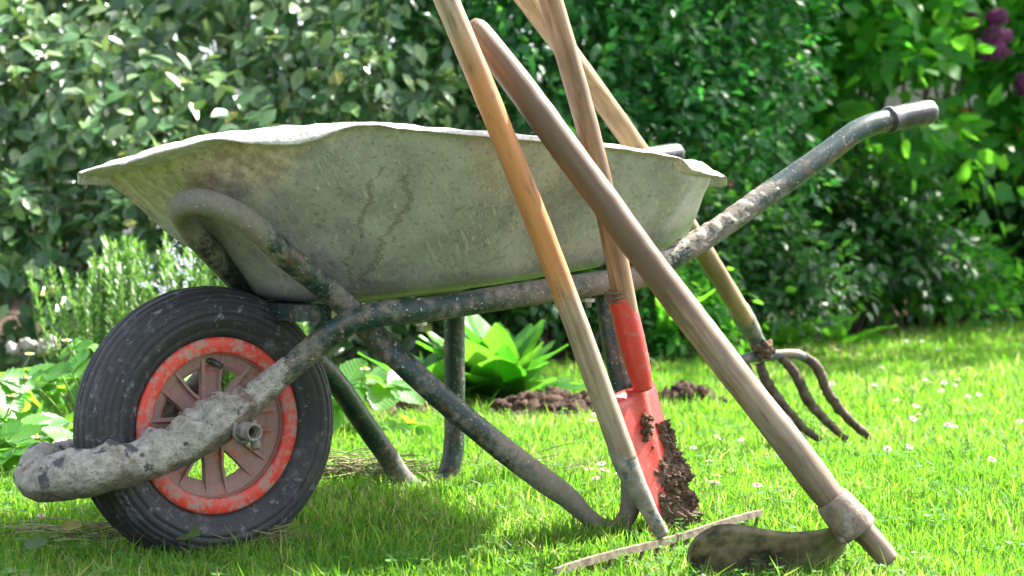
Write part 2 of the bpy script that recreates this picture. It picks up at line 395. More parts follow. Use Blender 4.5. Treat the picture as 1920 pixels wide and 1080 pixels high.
def wood_mat(name, dark, light, tip=None, orange=None, grey=0.3):
    m = M(name); tc = m.attr('tc')
    g1 = m.noise(m.mapv(tc, (150, 150, 6)), 1, 5, .65, .5); g2 = m.noise(m.mapv(tc, (320, 320, 14)), 1, 3, .6); b = m.noise(m.mapv(tc, (18, 18, 5)), 1, 4, .6)
    c = m.mix(m.ramp(g1, [(0.36, 0), (0.62, 1)]), dark, light)
    big = m.noise(m.mapv(tc, (9, 9, 3.2), (4, 1, 7)), 1, 5, .6)
    c = m.mix(m.ma('MULTIPLY', m.ramp(big, [(0.46, 0), (0.60, 1)]), .65), c, tuple(x*.42 for x in dark))
    c = m.mix(m.ma('MULTIPLY', m.ramp(g2, [(0.58, 0), (0.68, 1)]), .45), c, tuple(x*.35 for x in dark))
    gr = m.ramp(b, [(0.42, 0), (0.66, 1)])
    c = m.mix(m.ma('MULTIPLY', gr, grey), c, (0.40, 0.355, 0.29))
    if orange:
        d = m.attr('dirt', 'Fac')
        k = m.ramp(m.ma('ADD', d, m.ma('MULTIPLY', m.ma('SUBTRACT', b, .5), 1.2)), [(0.35, 0), (0.6, 1)])
        c = m.mix(m.ma('MULTIPLY', k, .85), c, m.mix(g1, orange, tuple(min(1, x*1.35) for x in orange)))
    st = m.ramp(m.noise(m.mapv(tc, (70, 70, 20), (3, 9, 1)), 1, 6, .75), [(0.56, 0), (0.66, 1)])
    c = m.mix(m.ma('MULTIPLY', st, .5), c, (0.075, 0.05, 0.035))
    kn = m.ramp(m.vor(m.mapv(tc, (22, 22, 7)), 1), [(0.05, 1), (0.13, 0)])
    c = m.mix(m.ma('MULTIPLY', kn, .55), c, (0.10, 0.06, 0.035))
    return m.done(m.bsdf(c, 0.52, 0, m.bump(m.ma('ADD', g1, m.ma('MULTIPLY', g2, .6)), 0.3, 0.0015), .4))
def noisy(name, c1, c2, scale=60, rough=.8, bump=.5, metal=0, c3=None, s3=20, th=.6, spec=.5, bd=.004):
    m = M(name); o = m.obj(); n1 = m.noise(o, scale, 6, .65); n2 = m.noise(m.mapv(o, (1,1,1), (7,3,1)), s3, 6, .65)
    c = m.mix(m.ramp(n1, [(0.35, 0), (0.65, 1)]), c1, c2)
    if c3: c = m.mix(m.ramp(n2, [(th-.03, 0), (th+.03, 1)]), c, c3)
    return m.done(m.bsdf(c, rough, metal, m.bump(n1, bump, bd), spec))
def rubber_mat():
    m = M('weathered_rubber'); tc = m.attr('tc'); o = m.obj(); n1 = m.noise(o, 28, 6, .7); n2 = m.noise(o, 120, 5, .7); n3 = m.noise(m.mapv(tc, (14, 420, 1)), 1, 4, .6); n6 = m.noise(m.mapv(o, (1,1,1), (3,3,9)), 60, 5, .8)
    c = m.mix(n2, (0.010, 0.011, 0.015), (0.030, 0.031, 0.036))
    k = m.ma('ADD', n1, m.ma('MULTIPLY', m.ma('SUBTRACT', n3, .5), .22))
    c = m.mix(m.ma('MULTIPLY', m.ramp(k, [(0.56, 0), (0.70, 1)]), .55), c, m.mix(n2, (0.07, 0.07, 0.075), (0.26, 0.26, 0.26)))
    c = m.mix(m.ma('MULTIPLY', m.ramp(n6, [(0.58, 0), (0.66, 1)]), .55), c, (0.30, 0.30, 0.29))
    dirt = m.ramp(m.noise(m.mapv(o, (1,1,1), (4,4,4)), 12, 5, .6), [(0.45, 0), (0.7, 1)])
    c = m.mix(m.ma('MULTIPLY', dirt, .22), c, (0.11, 0.095, 0.075))
    return m.done(m.bsdf(c, 0.62, 0, m.bump(m.ma('ADD', n2, n3), .3, .002)))
def redpaint_mat(name, dirtc=(0.24, 0.175, 0.145), th=.55, red=(0.56, 0.045, 0.028), rough=.4):
    m = M(name); o = m.obj(); n1 = m.noise(o, 48, 7, .78); n2 = m.noise(o, 150, 4, .7)
    c = m.mix(n2, red, tuple(x*1.25 for x in red))
    k = m.ramp(m.ma('ADD', n1, m.ma('MULTIPLY', m.ma('SUBTRACT', n2, .5), .35)), [(th-.05, 0), (th+.05, 1)])
    c = m.mix(m.ma('MULTIPLY', k, .85), c, m.mix(n2, dirtc, tuple(x*1.5 for x in dirtc)))
    return m.done(m.bsdf(c, m.ramp(k, [(0, rough), (1, .85)]), 0, m.bump(n2, .3, .002)))

MT = dict(
    tube=tube_mat(), tray=tray_mat(), rim=rim_mat(), conc=concrete_mat(), rubber=rubber_mat(),
    red=redpaint_mat('worn_red_wheel_paint', (0.28, 0.20, 0.17), .52), redspade=redpaint_mat('red_spade_paint', (0.20, 0.12, 0.09), .61, (0.42, 0.034, 0.028), .38),
    wheel=redpaint_mat('dusty_wheel_web', (0.23, 0.175, 0.15), .40, (0.42, 0.06, 0.04)),
    w_orange=wood_mat('orange_varnished_wood', (0.24, 0.165, 0.105), (0.42, 0.32, 0.22), orange=(0.40, 0.155, 0.045), grey=.45),
    w_dark=wood_mat('dark_worn_wood', (0.12, 0.074, 0.044), (0.30, 0.20, 0.13), grey=.4, orange=(0.085, 0.05, 0.028)),
    w_spade=wood_mat('brown_worn_wood', (0.17, 0.095, 0.052), (0.33, 0.20, 0.115), grey=.25),
    w_fork=wood_mat('light_worn_wood', (0.25, 0.155, 0.08), (0.42, 0.28, 0.155), grey=.25),
    socket=noisy('dirty_bare_metal', (0.13, 0.12, 0.105), (0.33, 0.295, 0.245), 50, .65, .5, .2, (0.07, 0.09, 0.10), 30, .6),
    collar=noisy('rusty_brown_collar', (0.11, 0.08, 0.062), (0.26, 0.195, 0.15), 70, .7, .6, .1, (0.28, 0.25, 0.21), 24, .62),
    blade=noisy('dirty_hoe_blade', (0.065, 0.050, 0.030), (0.24, 0.19, 0.12), 34, .6, .5, .15, (0.03, 0.027, 0.02), 9, .60),
    rakem=noisy('muddy_rake_metal', (0.09, 0.068, 0.048), (0.24, 0.19, 0.14), 60, .75, .5, .05, (0.15, 0.08, 0.05), 30, .62),
    forkm=noisy('muddy_fork_metal', (0.040, 0.027, 0.018), (0.13, 0.092, 0.064), 50, .8, .7, .05, (0.05, 0.035, 0.025), 30, .58),
    fsock=noisy('grey_green_fork_socket', (0.06, 0.08, 0.085), (0.20, 0.20, 0.18), 50, .55, .4, .2, (0.22, 0.17, 0.12), 22, .55),
    mud=noisy('damp_soil', (0.085, 0.055, 0.038), (0.21, 0.145, 0.105), 150, .95, 1.0, 0, (0.17, 0.115, 0.085), 25, .62, .2, .008),
    soil=noisy('garden_soil', (0.028, 0.018, 0.012), (0.10, 0.062, 0.042), 60, .95, 1.0, 0, (0.16, 0.11, 0.08), 12, .6, .2, .01),
    grip=noisy('scuffed_black_grip', (0.010, 0.010, 0.013), (0.040, 0.040, 0.046), 60, .38, .3, 0, (0.16, 0.155, 0.15), 40, .66),
    zinc=noisy('zinc_bolt', (0.35, 0.35, 0.33), (0.55, 0.55, 0.52), 80, .45, .3, .7),
    wire=noisy('rusty_wire', (0.10, 0.065, 0.045), (0.22, 0.15, 0.11), 90, .6, .4, .3),
    bark=noisy('dark_bark', (0.03, 0.02, 0.014), (0.09, 0.065, 0.045), 30, .9, .8, 0, None, 20, .6, .3),
    stem=noisy('green_stem', (0.10, 0.20, 0.03), (0.18, 0.30, 0.06), 20, .5, .2),
    white=noisy('white_render', (0.62, 0.62, 0.64), (0.72, 0.72, 0.74), 4, .85, .2),
    brick=noisy('orange_brick', (0.30, 0.10, 0.05), (0.42, 0.17, 0.09), 12, .85, .5),
    stone=noisy('edging_stone', (0.28, 0.25, 0.22), (0.48, 0.45, 0.40), 20, .85, .6),
    drymud=noisy('pale_dried_mud', (0.22, 0.19, 0.155), (0.46, 0.42, 0.36), 90, .9, .8, 0, (0.03, 0.05, 0.05), 45, .57, .3, .005),
)

# ================================================================== SETTING: ground
def ground():
    xs = np.concatenate([np.linspace(-60, -3, 24), np.linspace(-2.8, 4, 90), np.linspace(4.4, 60, 24)])
    ys = np.concatenate([np.linspace(-40, 1.8, 18), np.linspace(2, 10, 110), np.linspace(10.5, 90, 26)])
    X, Y = np.meshgrid(xs, ys, indexing='ij'); V = np.stack([X, Y, H(X, Y)], -1).reshape(-1, 3)
    a, b = len(xs), len(ys); i, j = np.meshgrid(np.arange(a-1), np.arange(b-1), indexing='ij')
    q = (i*b+j).ravel(); Fq = np.stack([q, q+b, q+b+1, q+1], -1)
    m = M('lawn_soil'); o = m.obj(); n1 = m.noise(o, 6, 5); n2 = m.noise(o, 70, 5)
    c = m.mix(n2, (0.035, 0.055, 0.014), (0.085, 0.13, 0.03)); c = m.mix(m.ma('MULTIPLY', m.ramp(n1, [(0.5, 0), (0.7, 1)]), .6), c, (0.09, 0.075, 0.04))
    o = mesh('lawn', V, {4: Fq}, m.done(m.bsdf(c, .95, 0, m.bump(n2, .8, .02), .2)))
    tag(o, kind='structure')
ground()
def YB(x): # far edge of the lawn
    return 6.0 + np.where(x > .45, 1.75*(x-.45), 0) + 0.12*np.sin(5*x)
def bed():
    xs = np.linspace(-4, 6, 60); V, FC = [], []
    for x in xs:
        y0 = float(YB(np.array(x)))
        for k in range(12):
            y = y0 - .05 + k*(17-y0)/11
            V.append((x, y, float(H(x, y))+.006+(.03*min(k, 1))))
    for i in range(59):
        for k in range(11): FC.append((i*12+k, (i+1)*12+k, (i+1)*12+k+1, i*12+k+1))
    tag(mesh('flower_bed', V, FC, MT['soil']), kind='structure')
bed()

# ================================================================== GRASS
SOIL = [(-.32, 4.62, .24, .18), (.10, 4.55, .17, .14), (.44, 4.80, .07, .06)]
def in_soil(x, y, g=1.0):
    r = np.zeros(len(x), bool)
    for cx, cy, a, b in SOIL: r |= ((x-cx)/(a*g))**2+((y-cy)/(b*g))**2 < 1
    return r
def grass():
    m = M('grass_blades'); r = m.attr('rnd', 'Fac'); hh = m.attr('hh', 'Fac'); o = m.obj()
    n = m.noise(o, 2.2, 4)
    k = m.ma('ADD', r, m.ma('MULTIPLY', m.ma('SUBTRACT', n, .5), .9), True)
    c = m.ramp(k, [(0, (0.025, 0.10, 0.012)), (.45, (0.060, 0.17, 0.018)), (.85, (0.12, 0.23, 0.03)), (.97, (0.34, 0.32, 0.14))])
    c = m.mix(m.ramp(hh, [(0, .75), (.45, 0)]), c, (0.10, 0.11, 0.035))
    t = m.ramp(k, [(0, (0.14, 0.42, 0.02)), (.5, (0.235, 0.54, 0.03)), (.90, (0.39, 0.62, 0.06)), (.97, (0.60, 0.56, 0.25))])
    a = m.bsdf(c, .5, 0, None, .35); tr = m.n('ShaderNodeBsdfTranslucent'); m.l(t, tr.inputs[0])
    x = m.n('ShaderNodeMixShader'); x.inputs[0].default_value = .48; m.l(a, x.inputs[1]); m.l(tr.outputs[0], x.inputs[2])
    mt = m.done(x.outputs[0]); MT['grass'] = mt
    Ns = 380000
    Y = np.linspace(2.3, 10.2, 4000); pdf = Y*(3/Y)**1.75; cdf = np.cumsum(pdf); cdf /= cdf[-1]
    y = np.interp(rng.random(Ns), cdf, Y); x_ = (rng.random(Ns)*.68-.33)*y
    # tufts
    x_ += rng.normal(size=Ns)*.002
    keep = (y < YB(x_)+.05) & ~in_soil(x_, y, .93) & ~((x_ < -.62) & (y > 3.35) & (y < 5.9) & (rng.random(Ns) < .9))
    x_, y = x_[keep], y[keep]; N = len(y)
    z = H(x_, y)
    clump = .5+.5*np.sin(x_*21+np.sin(y*17)*2)*np.sin(y*19+np.sin(x_*13)*2)
    h = (.014+.020*rng.random(N)**1.3+.013*clump)*(1+.25*(y > 4.5)); tall = rng.random(N) < .03; h[tall] *= 1.7
    wd = (.0008+.0009*rng.random(N))*np.maximum(1, y/3.1)**.9; sx, sy = (y-2.56)/.42*.33+.055, 0; h *= np.where((y < 3.0) & (y > 2.5) & (np.abs(x_-sx+.01) < .035), .45, 1.0)
    th = rng.random(N)*2*np.pi; lean = np.abs(rng.normal(size=N))*.55+.08; ph = rng.random(N)*2*np.pi
    d = np.stack([np.cos(ph), np.sin(ph), np.zeros(N)], -1); s = np.stack([np.cos(th), np.sin(th), np.zeros(N)], -1)
    base = np.stack([x_, y, z-.003], -1); up = np.array([0, 0, 1.0])
    def at(f): return base + up*(h*f*(1-.25*lean*f))[:, None] + d*(h*lean*f*f)[:, None]
    V = np.stack([base-s*wd[:, None]*.8, base+s*wd[:, None]*.8, at(.55)+s*wd[:, None], at(.55)-s*wd[:, None], at(1.0)], 1).reshape(-1, 3)
    o5 = np.arange(N)*5; q = np.stack([o5, o5+1, o5+2, o5+3], -1); t3 = np.stack([o5+3, o5+2, o5+4], -1)
    rr = np.repeat(rng.random(N)**1.1, 5); hh_ = np.tile([0, 0, .55, .55, 1], N)
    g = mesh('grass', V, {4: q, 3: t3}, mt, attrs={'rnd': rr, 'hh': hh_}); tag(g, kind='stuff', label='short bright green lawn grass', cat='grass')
grass()

# clover and small weeds scattered in the lawn
def clover():
    m = leaf_mat('clover_leaf', [(0, (0.05, 0.17, 0.03)), (1, (0.10, 0.25, 0.04))], [(0, (0.15, 0.4, 0.03)), (1, (0.3, 0.55, 0.05))], .5, .35)
    T = (np.array([[0,0,0],[-.35,.4,.05],[-.3,.85,.05],[0,.95,0],[.3,.85,.05],[.35,.4,.05]]), {3: np.array([[0,3,2],[0,2,1],[0,5,4],[0,4,3]])})
    cs = rng.random((380, 3)); cy = 2.4+cs[:, 0]**1.5*4.0; cx = (cs[:, 1]*.6-.28)*cy
    P_, D_, N_, S_ = [], [], [], []
    for x, y in zip(cx, cy):
        if in_soil(np.array([x]), np.array([y]))[0] or (x < -.6 and y > 3.3): continue
        for _ in range(6):
            px, py = x+rng.normal()*.02, y+rng.normal()*.02; h = .02+rng.random()*.022; a0 = rng.random()*6.28; s = .006+.005*rng.random()
            for k in range(3):
                a = a0+k*2.094; P_.append((px, py, float(H(px, py))+h)); D_.append((math.cos(a), math.sin(a), .15)); N_.append((rng.normal()*.2, rng.normal()*.2, 1)); S_.append(s)
    tag(cloud('clover', np.array(P_), np.array(D_), np.array(N_), np.array(S_), T, m), kind='stuff', label='low clover leaves dotted through the lawn', cat='clover')
clover()

# ================================================================== SOIL HEAPS
def soil_heaps():
    labels = ['dark crumbly soil heap left of the big leafy plant', 'dark crumbly soil heap along the right foot of the big leafy plant', 'small low mound of dark soil on the lawn behind the red spade']
    for (cx, cy, a, b), lab in zip(SOIL, labels):
        n = 70; V, FC = [], []
        for i in range(n):
            for j in range(n//2):
                s, t = i/(n-1)*2-1, j/(n/2-1)*2-1; r = math.hypot(s, t)
                x, y = cx+s*a*1.15, cy+t*b*1.3
                h = .05*max(0, 1-r*r)+.001; p = (x, y, 0)
                h += max(0, 1.1-r)*(.034*fbm(p, 22, 4)+.02*abs(nz(p, 45)))
                V.append((x, y, float(H(x, y))-.01+h))
        for i in range(n-1):
            for j in range(n//2-1):
                q = i*(n//2)+j; FC.append((q, q+n//2, q+n//2+1, q+1))
        parts = [(np.array(V), FC)]
        for _ in range(190):
            s, t = rng.normal()*.45, rng.normal()*.45; x, y = cx+s*a, cy+t*b; r = .006+.018*rng.random()**2
            parts.append(clod((x, y, float(H(x, y))+.035*max(0, 1-s*s-t*t)+r*.5), r))
        v, f = join(parts)
        o = mesh('soil_heap', v, f, MT['soil'], origin=(cx, cy, float(H(cx, cy)))); tag(o, lab, 'soil heap', 'soil heaps on the lawn')
def clod(c, r, n=6):
    V, FC = [], []; sd_ = rng.random()*50; sq = .7+.3*rng.random()
    for i in range(n+1):
        for j in range(n+2):
            th, ph = math.pi*i/n, 2*math.pi*j/(n+2); d = np.array([math.sin(th)*math.cos(ph), math.sin(th)*math.sin(ph), math.cos(th)*sq])
            V.append(np.array(c)+d*r*(1+.9*nz(d, 1.7, sd_)+.5*nz(d, 4.5, sd_)))
    k = n+2
    for i in range(n):
        for j in range(k): FC.append((i*k+j, i*k+(j+1) % k, (i+1)*k+(j+1) % k, (i+1)*k+j))
    return np.array(V), FC
soil_heaps()

# ================================================================== WHEELBARROW
bar = thing('wheelbarrow', B(0, 0, 0), 'old metal wheelbarrow with dented grey galvanised tray, dark green tube frame and red-rimmed wheel', 'wheelbarrow')
TR = .0186
def tubeA(side):
    # near main tube, photo pixel + lateral distance from the barrow's centre line
    pts = [(239,880,-.088),(332,846,-.088),(395,808,-.089),(464,758,-.095),(540,692,-.112),(600,643,-.135),(655,606,-.170),(710,589,-.185),
           (800,580,-.200),(1000,549,-.225),(1130,530,-.24),(1195,519,-.247),(1255,487,-.255),(1330,441,-.262),(1450,357,-.275),(1554,284,-.285),(1612,243,-.29),(1665,225,-.294),(1745,209,-.30)]
    return [UVZ(PV(*p)) for p in pts]
A = tubeA(1)
near = [B(*p) for p in A]
drop = lambda u: -.045*max(0, (u-.3)/.9)
far = [B(p[0]-(.055 if p[0] > .9 else 0), -p[1], p[2]+drop(p[0])-(.008 if p[0] > .9 else 0)) for p in A]
u0, z0 = A[0][0], A[0][2]
nose = [B(u0-.095*math.sin(a), -.088*math.cos(a), z0-.022*math.sin(a)) for a in np.linspace(0, math.pi, 9)[1:-1]]
path = far[::-1]
frame_pts = near[::-1]+nose+far
nd = [.55, .5, .5, .35, .45, .55, .75, .75, .8, .62, .35, .3, .35, .4, .45, .5, .6, .7, .8]
dirt = nd + [.8]*7 + nd[::-1]
# keep dirt list along frame (near reversed order = handle first)
dirt = [.22,.22,.24,.22,.42,.62,.45,.62,.66,.55,.40,.36,.40,.45,.5,.6,.7,.8,.8] + [.8]*7 + [.8]*19
def tdisp(p, L, th, i): return .0006*nz(p, 60)
main = tube('main_frame_tube', frame_pts, TR, MT['tube'], bar, dirt=dirt, n=300, seg=22, disp=tdisp)
# plastic grips
for pts, lab in ((near[-3:], None), (far[-3:], None)):
    a, b, c = pts; d = (c-b)/np.linalg.norm(c-b); L = np.linalg.norm(c-b)
    s0 = b; prof = [(-.004, TR+.001), (0, TR+.0042), (.005, TR+.0042), (.007, TR+.0022), (.03, TR+.0028), (L-.01, TR+.003), (L+.001, TR+.001), (L+.004, TR-.004)]
    V, FC, TC = sweep([s0+d*q[0] for q in prof], [q[1] for q in prof], smooth_path=False, seg=28,
                      disp=lambda p, L_, th, i: -.0014 if (int(th/(2*math.pi)*28) % 4 == 0 and 3 < i < 7) else 0)
    g = mesh('hand_grip', V, FC, MT['grip'], bar, attrs={'tc': TC})
# concrete crust on nose
def cdisp(p, L, th, i):
    up = (.5+.5*math.cos(th)); return min(1, L/.10)**1.5*min(1, .2+L/.16)*(.003+up*(.006+.024*max(-.25, min(.5, fbm(p, 13, 5, 1.5)))+.012*abs(nz(p, 48, 3.0))))+.0022*fbm(p, 45, 3)*min(1, L/.1)
cr_pts = []
for px, py, v in [(560,674,-.119),(520,709,-.106),(480,744,-.097),(447,768,-.094),(400,803,-.092),(345,838,-.09),(290,862,-.089)]: cr_pts.append(PV(px, py, v))
cr_pts += nose
cr_pts += [far[0], far[1], far[2], far[3]]
cr_r = [.0172,.0184,.0195,.0225,.0245,.0225,.0215]+[.0205,.021,.0215,.0215,.021,.020,.019]+[.018,.017,.017,.016]
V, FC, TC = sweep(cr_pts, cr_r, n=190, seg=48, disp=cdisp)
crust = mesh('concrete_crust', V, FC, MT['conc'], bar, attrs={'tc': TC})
# mud splashes along the handle
V, FC, TC = sweep([near[-8], near[-7], near[-6], near[-5]][::1], [.0172,.0187,.0187,.0172], n=60, seg=26,
                  disp=lambda p, L, th, i: (.0004+.0036*max(-.4, min(.45, fbm(p, 60, 5)+.04))*min(1, L*10) if math.cos(th) > -.25+.5*nz(p, 30) else -.003))
mesh('dried_mud', V, FC, MT['drymud'], bar, attrs={'tc': TC})
# leg loop
lp = [(1184,935,-.268),(1172,975,-.268),(1146,992,-.267),(1108,973,-.265),(1060,929,-.260),(1015,897,-.252),(904,811,-.224),(782,705,-.178),(700,627,-.135),(640,565,-.130),(540,483,-.152),(467,417,-.165),(415,388,-.160),(370,377,-.145)]
Lq = [UVZ(PV(*p)) for p in lp]
rear = [UVZ(PV(*p)) for p in [(1137,548,-.222),(1150,640,-.240),(1170,740,-.256),(1182,830,-.266)]]
nl = [B(*p) for p in rear+Lq]
# upper end: bends across the front wall of the tray
uT, zT_ = Lq[-1][0], Lq[-1][2]
arc = [PV(341, 388, -.085)]
dz = lambda u: -.012
fl_pts = [(348,398,.058),(375,440,.062),(430,508,.072),(505,590,.09)]
Lf = [UVZ(PV(*p)) for p in [(347,412,-.035),(375,450,-.015),(433,512,.03),(490,578,.085)]]
ft = [PV(x, y, v) for x, y, v in [(620,705,.150),(680,790,.185),(725,853,.205),(755,898,.213),(795,925,.22),(832,905,.225),(850,845,.228),(852,740,.228),(852,562,.212)]]
legs = nl + arc + [B(*p) for p in Lf] + ft
ld = [.4,.35,.35,.6] + [.8,.9,.9,.9,.85,.75,.45,.4,.45,.5,.4,.7,.95,.95] + [.9] + [.8,.5,.35,.3] + [.25,.3,.45,.6,.6,.5,.3,.3,.3]
legr = [TR*.98]*len(legs)
for i_, v_ in zip(range(3, 10), (1.0, .90, .75, .66, .70, .92, 1.0)): legr[i_] = TR*v_
legt = tube('leg_frame_tube', legs, legr, MT['tube'], bar, dirt=ld, n=300, seg=22, disp=tdisp)
# cross braces and bolts
V, FC = box(B(.115, .01, .360), BU*.03, BV*.125, (0, 0, .012)); b1 = (V, FC)
mesh('cross_bar', V, FC, MT['tube'], bar, smooth=False, attrs={'tc': V, 'dirt': np.full(len(V), .3)})
V, FC = box(B(.60, 0, .425), BU*.02, BV*.22, (0, 0, .006))
mesh('cross_bar', V, FC, MT['tube'], bar, smooth=False, attrs={'tc': V, 'dirt': np.full(len(V), .3)})
for px, py, v in [(787,578,-.175),(1103,535,-.225)]:
    p = PV(px, py, v); V, FC, TC = sweep([p-np.array([0,0,h]) for h in np.linspace(.01, .034, 26)], [.0045 if k % 2 else .0053 for k in range(26)], smooth_path=False, seg=12)
    V2, F2, _ = sweep([p-np.array([0,0,h]) for h in (.0195, .0200, .0255, .026)], [.006, .0105, .0105, .006], smooth_path=False, seg=6)
    v_, f_ = join([(V, FC), (V2, F2)]); mesh('bolt', v_, f_, MT['zinc'], bar, smooth=False)

# ---- tray
prof = [(140,312,330),(250,274,306),(330,255,282),(400,243,262),(450,240,268),(500,236,275),(560,232,272),(600,231,262),(650,229,243),(690,227,233),(740,230,240),(800,235,249),(900,243,257),
        (1000,249,263),(1060,256,268),(1130,266,277),(1200,275,287),(1284,292,299),(1293,295,324),(1318,298,328),(1337,303,330),(1352,322,331)]
UF1, UR1, UF0, UR0 = -.110, .818, .115, .805
def flo(cu): return .017+.026*float(sstep(.55, .98, -cu))+.022*float(sstep(.93, 1.0, cu))
def ringpt(s, t, off=0.0):
    """s: 0 bottom .. 1 rim, t angle (0 = rear, pi = front)"""
    uF = UF0+(UF1-UF0)*s; uR = UR0+(UR1-UR0)*(s**.9)
    n_ = 3.8+.9*s; c, d = math.cos(t), math.sin(t)
    uc, hl = (uF+uR)/2, (uR-uF)/2+off
    W = .205+.123*min(1, s*1.03)**.85+off
    cu = math.copysign(abs(c)**(2/n_), c); sv = math.copysign(abs(d)**(2/n_), d)
    u = uc+hl*cu
    fr = float(sstep(.15, 1.0, -cu)); v = W*sv*(1-.42*fr)*(1-(.05+.10*s)*float(sstep(.6, 1.0, cu)))
    if c < -.3: u += .016*math.sin(math.pi*min(1, s*1.02))*math.exp(-(v+.07)**2/.006)*float(sstep(.3, .8, -c))
    return u, v, cu
prof = np.array(prof, float)
NT = 340
def rim_heights():
    t = np.arange(NT)*2*math.pi/NT; R = np.array([ringpt(1.0, a, flo(ringpt(1.0, a)[2]))[:2] for a in t]); W_ = np.array([B(u, v, .59) for u, v in R])
    px, _ = proj(W_); i1 = int(np.argmin(px)); i0 = int(np.argmax(px)); zT = np.full(NT, np.nan); zL = zT.copy()
    k = i1
    while True:                      # from the far front corner round the near side to the rear
        x = np.clip(px[k], 140, 1350); Y = W_[k][1]
        zT[k] = P(x, np.interp(x, prof[:, 0], prof[:, 1]), Y)[2]; zL[k] = P(x, np.interp(x, prof[:, 0], prof[:, 2]), Y)[2]
        if k == i0: break
        k = (k+1) % NT
    for k in range(NT):
        if np.isnan(zT[k]):
            m_ = (-k) % NT; zT[k] = zT[m_] if not np.isnan(zT[m_]) else .57; zL[k] = zL[m_] if not np.isnan(zL[m_]) else .56
            yo = np.interp(np.clip(px[k], 140, 1350), prof[:, 0], prof[:, 1]); lim = P(px[k], yo+6, W_[k][1])[2]
            d_ = max(0, zT[k]-lim); zT[k] -= d_+.004; zL[k] -= d_+.004
    def sm(z):
        for _ in range(2): z = (np.roll(z, 1)+2*z+np.roll(z, -1))/4
        return z
    return sm(zT), sm(zL)
def tray():
    rings = []; zTr, zLr = rim_heights()
    zb = lambda u: .370+.062*max(0, u-.13)/.57+.02*max(0, -u)
    def wob(p, a=.004): return a*fbm(p, 5, 3)
    def outer(s, t):
        u, v, cu = ringpt(s, t); zl = zLr[int(round(t/2/math.pi*NT)) % NT]; q = 1-(1-s)**1.0
        z = zb(u)*(1-q)+zl*q
        dent = .010*fbm((u*1.0, v, z), 5.5, 3)*math.sin(math.pi*min(1, s))
        ln = math.hypot(u-.3, v*2)+1e-6
        return u+dent*(u-.3)/ln, v+dent*math.copysign(1, v)*(1 if abs(v) > .1 else 0), z
    S = [0, .03, .08, .14] + list(np.linspace(.2, 1, 18))
    mats = []
    for k, s in enumerate(S):
        row = []
        for i in range(NT):
            t = 2*math.pi*i/NT; u, v, z = outer(s, t)
            if k == 0: u, v = .45+(u-.45)*.9, v*.85
            elif k == 1: u, v = .45+(u-.45)*.965, v*.95
            row.append((u, v, z))
        rings.append(row)
    nb = len(rings)
    # flange
    def fl(i):
        t = 2*math.pi*i/NT; u, v, cu = ringpt(1.0, t); fo = flo(cu)
        zl = zLr[i]; zt = zTr[i]; rear = float(sstep(.93, 1.0, cu))
        return t, fo, zl, zt, rear
    for (fo_k, a, b) in ((1.0, 0.0, .001), (1.06, .08, 0), (1.0, .22, 0), (.78, .50, 0), (.50, .78, 0), (.15, .97, 0), (-.15, 1.0, 0), (-.4, .9, 0)):
        row = []
        for i in range(NT):
            t, fo, zl, zt, rear = fl(i); u, v, _ = ringpt(1.0, t, fo*fo_k)
            z = zl+(zt-zl)*a+b
            ns = fbm((u, v, z), 40, 3)*.0022+fbm((u, v, z), 14, 2)*.0015
            row.append((u, v+ns*.6, z+ns))
        rings.append(row)
    nf = len(rings)
    for s in np.linspace(1, 0, 12):
        row = []
        for i in range(NT):
            t = 2*math.pi*i/NT; u, v, z = outer(max(s, .02), t); u = .35+(u-.35)*.985; v *= .975
            row.append((u, v, z+(.004 if s < .9 else -.001)))
        rings.append(row)
    V = [p for r in rings for p in r]; FC = []; mi = []
    for k in range(len(rings)-1):
        for i in range(NT):
            j = (i+1) % NT; FC.append((k*NT+i, k*NT+j, (k+1)*NT+j, (k+1)*NT+i)); mi.append(1 if nb-1 <= k < nf-1 else 0)
    FC.append(tuple(range(NT))[::-1]); mi.append(0); L = (len(rings)-1)*NT; FC.append(tuple(range(L, L+NT))); mi.append(0)
    V = np.array(V)
    # split in two meshes: tray shell and rolled rim
    W_ = np.array([B(*p) for p in V])
    shell = [f for f, m_ in zip(FC, mi) if m_ == 0]; rimf = [f for f, m_ in zip(FC, mi) if m_ == 1]
    def sub(fs):
        ids = sorted({i for f in fs for i in f}); mp = {a: b for b, a in enumerate(ids)}
        return W_[ids], [tuple(mp[i] for i in f) for f in fs], V[ids]
    a, b, c = sub(shell); tr = mesh('tray', a, b, MT['tray'], bar, attrs={'tc': c})
    a, b, c = sub(rimf); rr = mesh('rolled_rim', a, b, MT['rim'], tr, attrs={'tc': c})
tray()

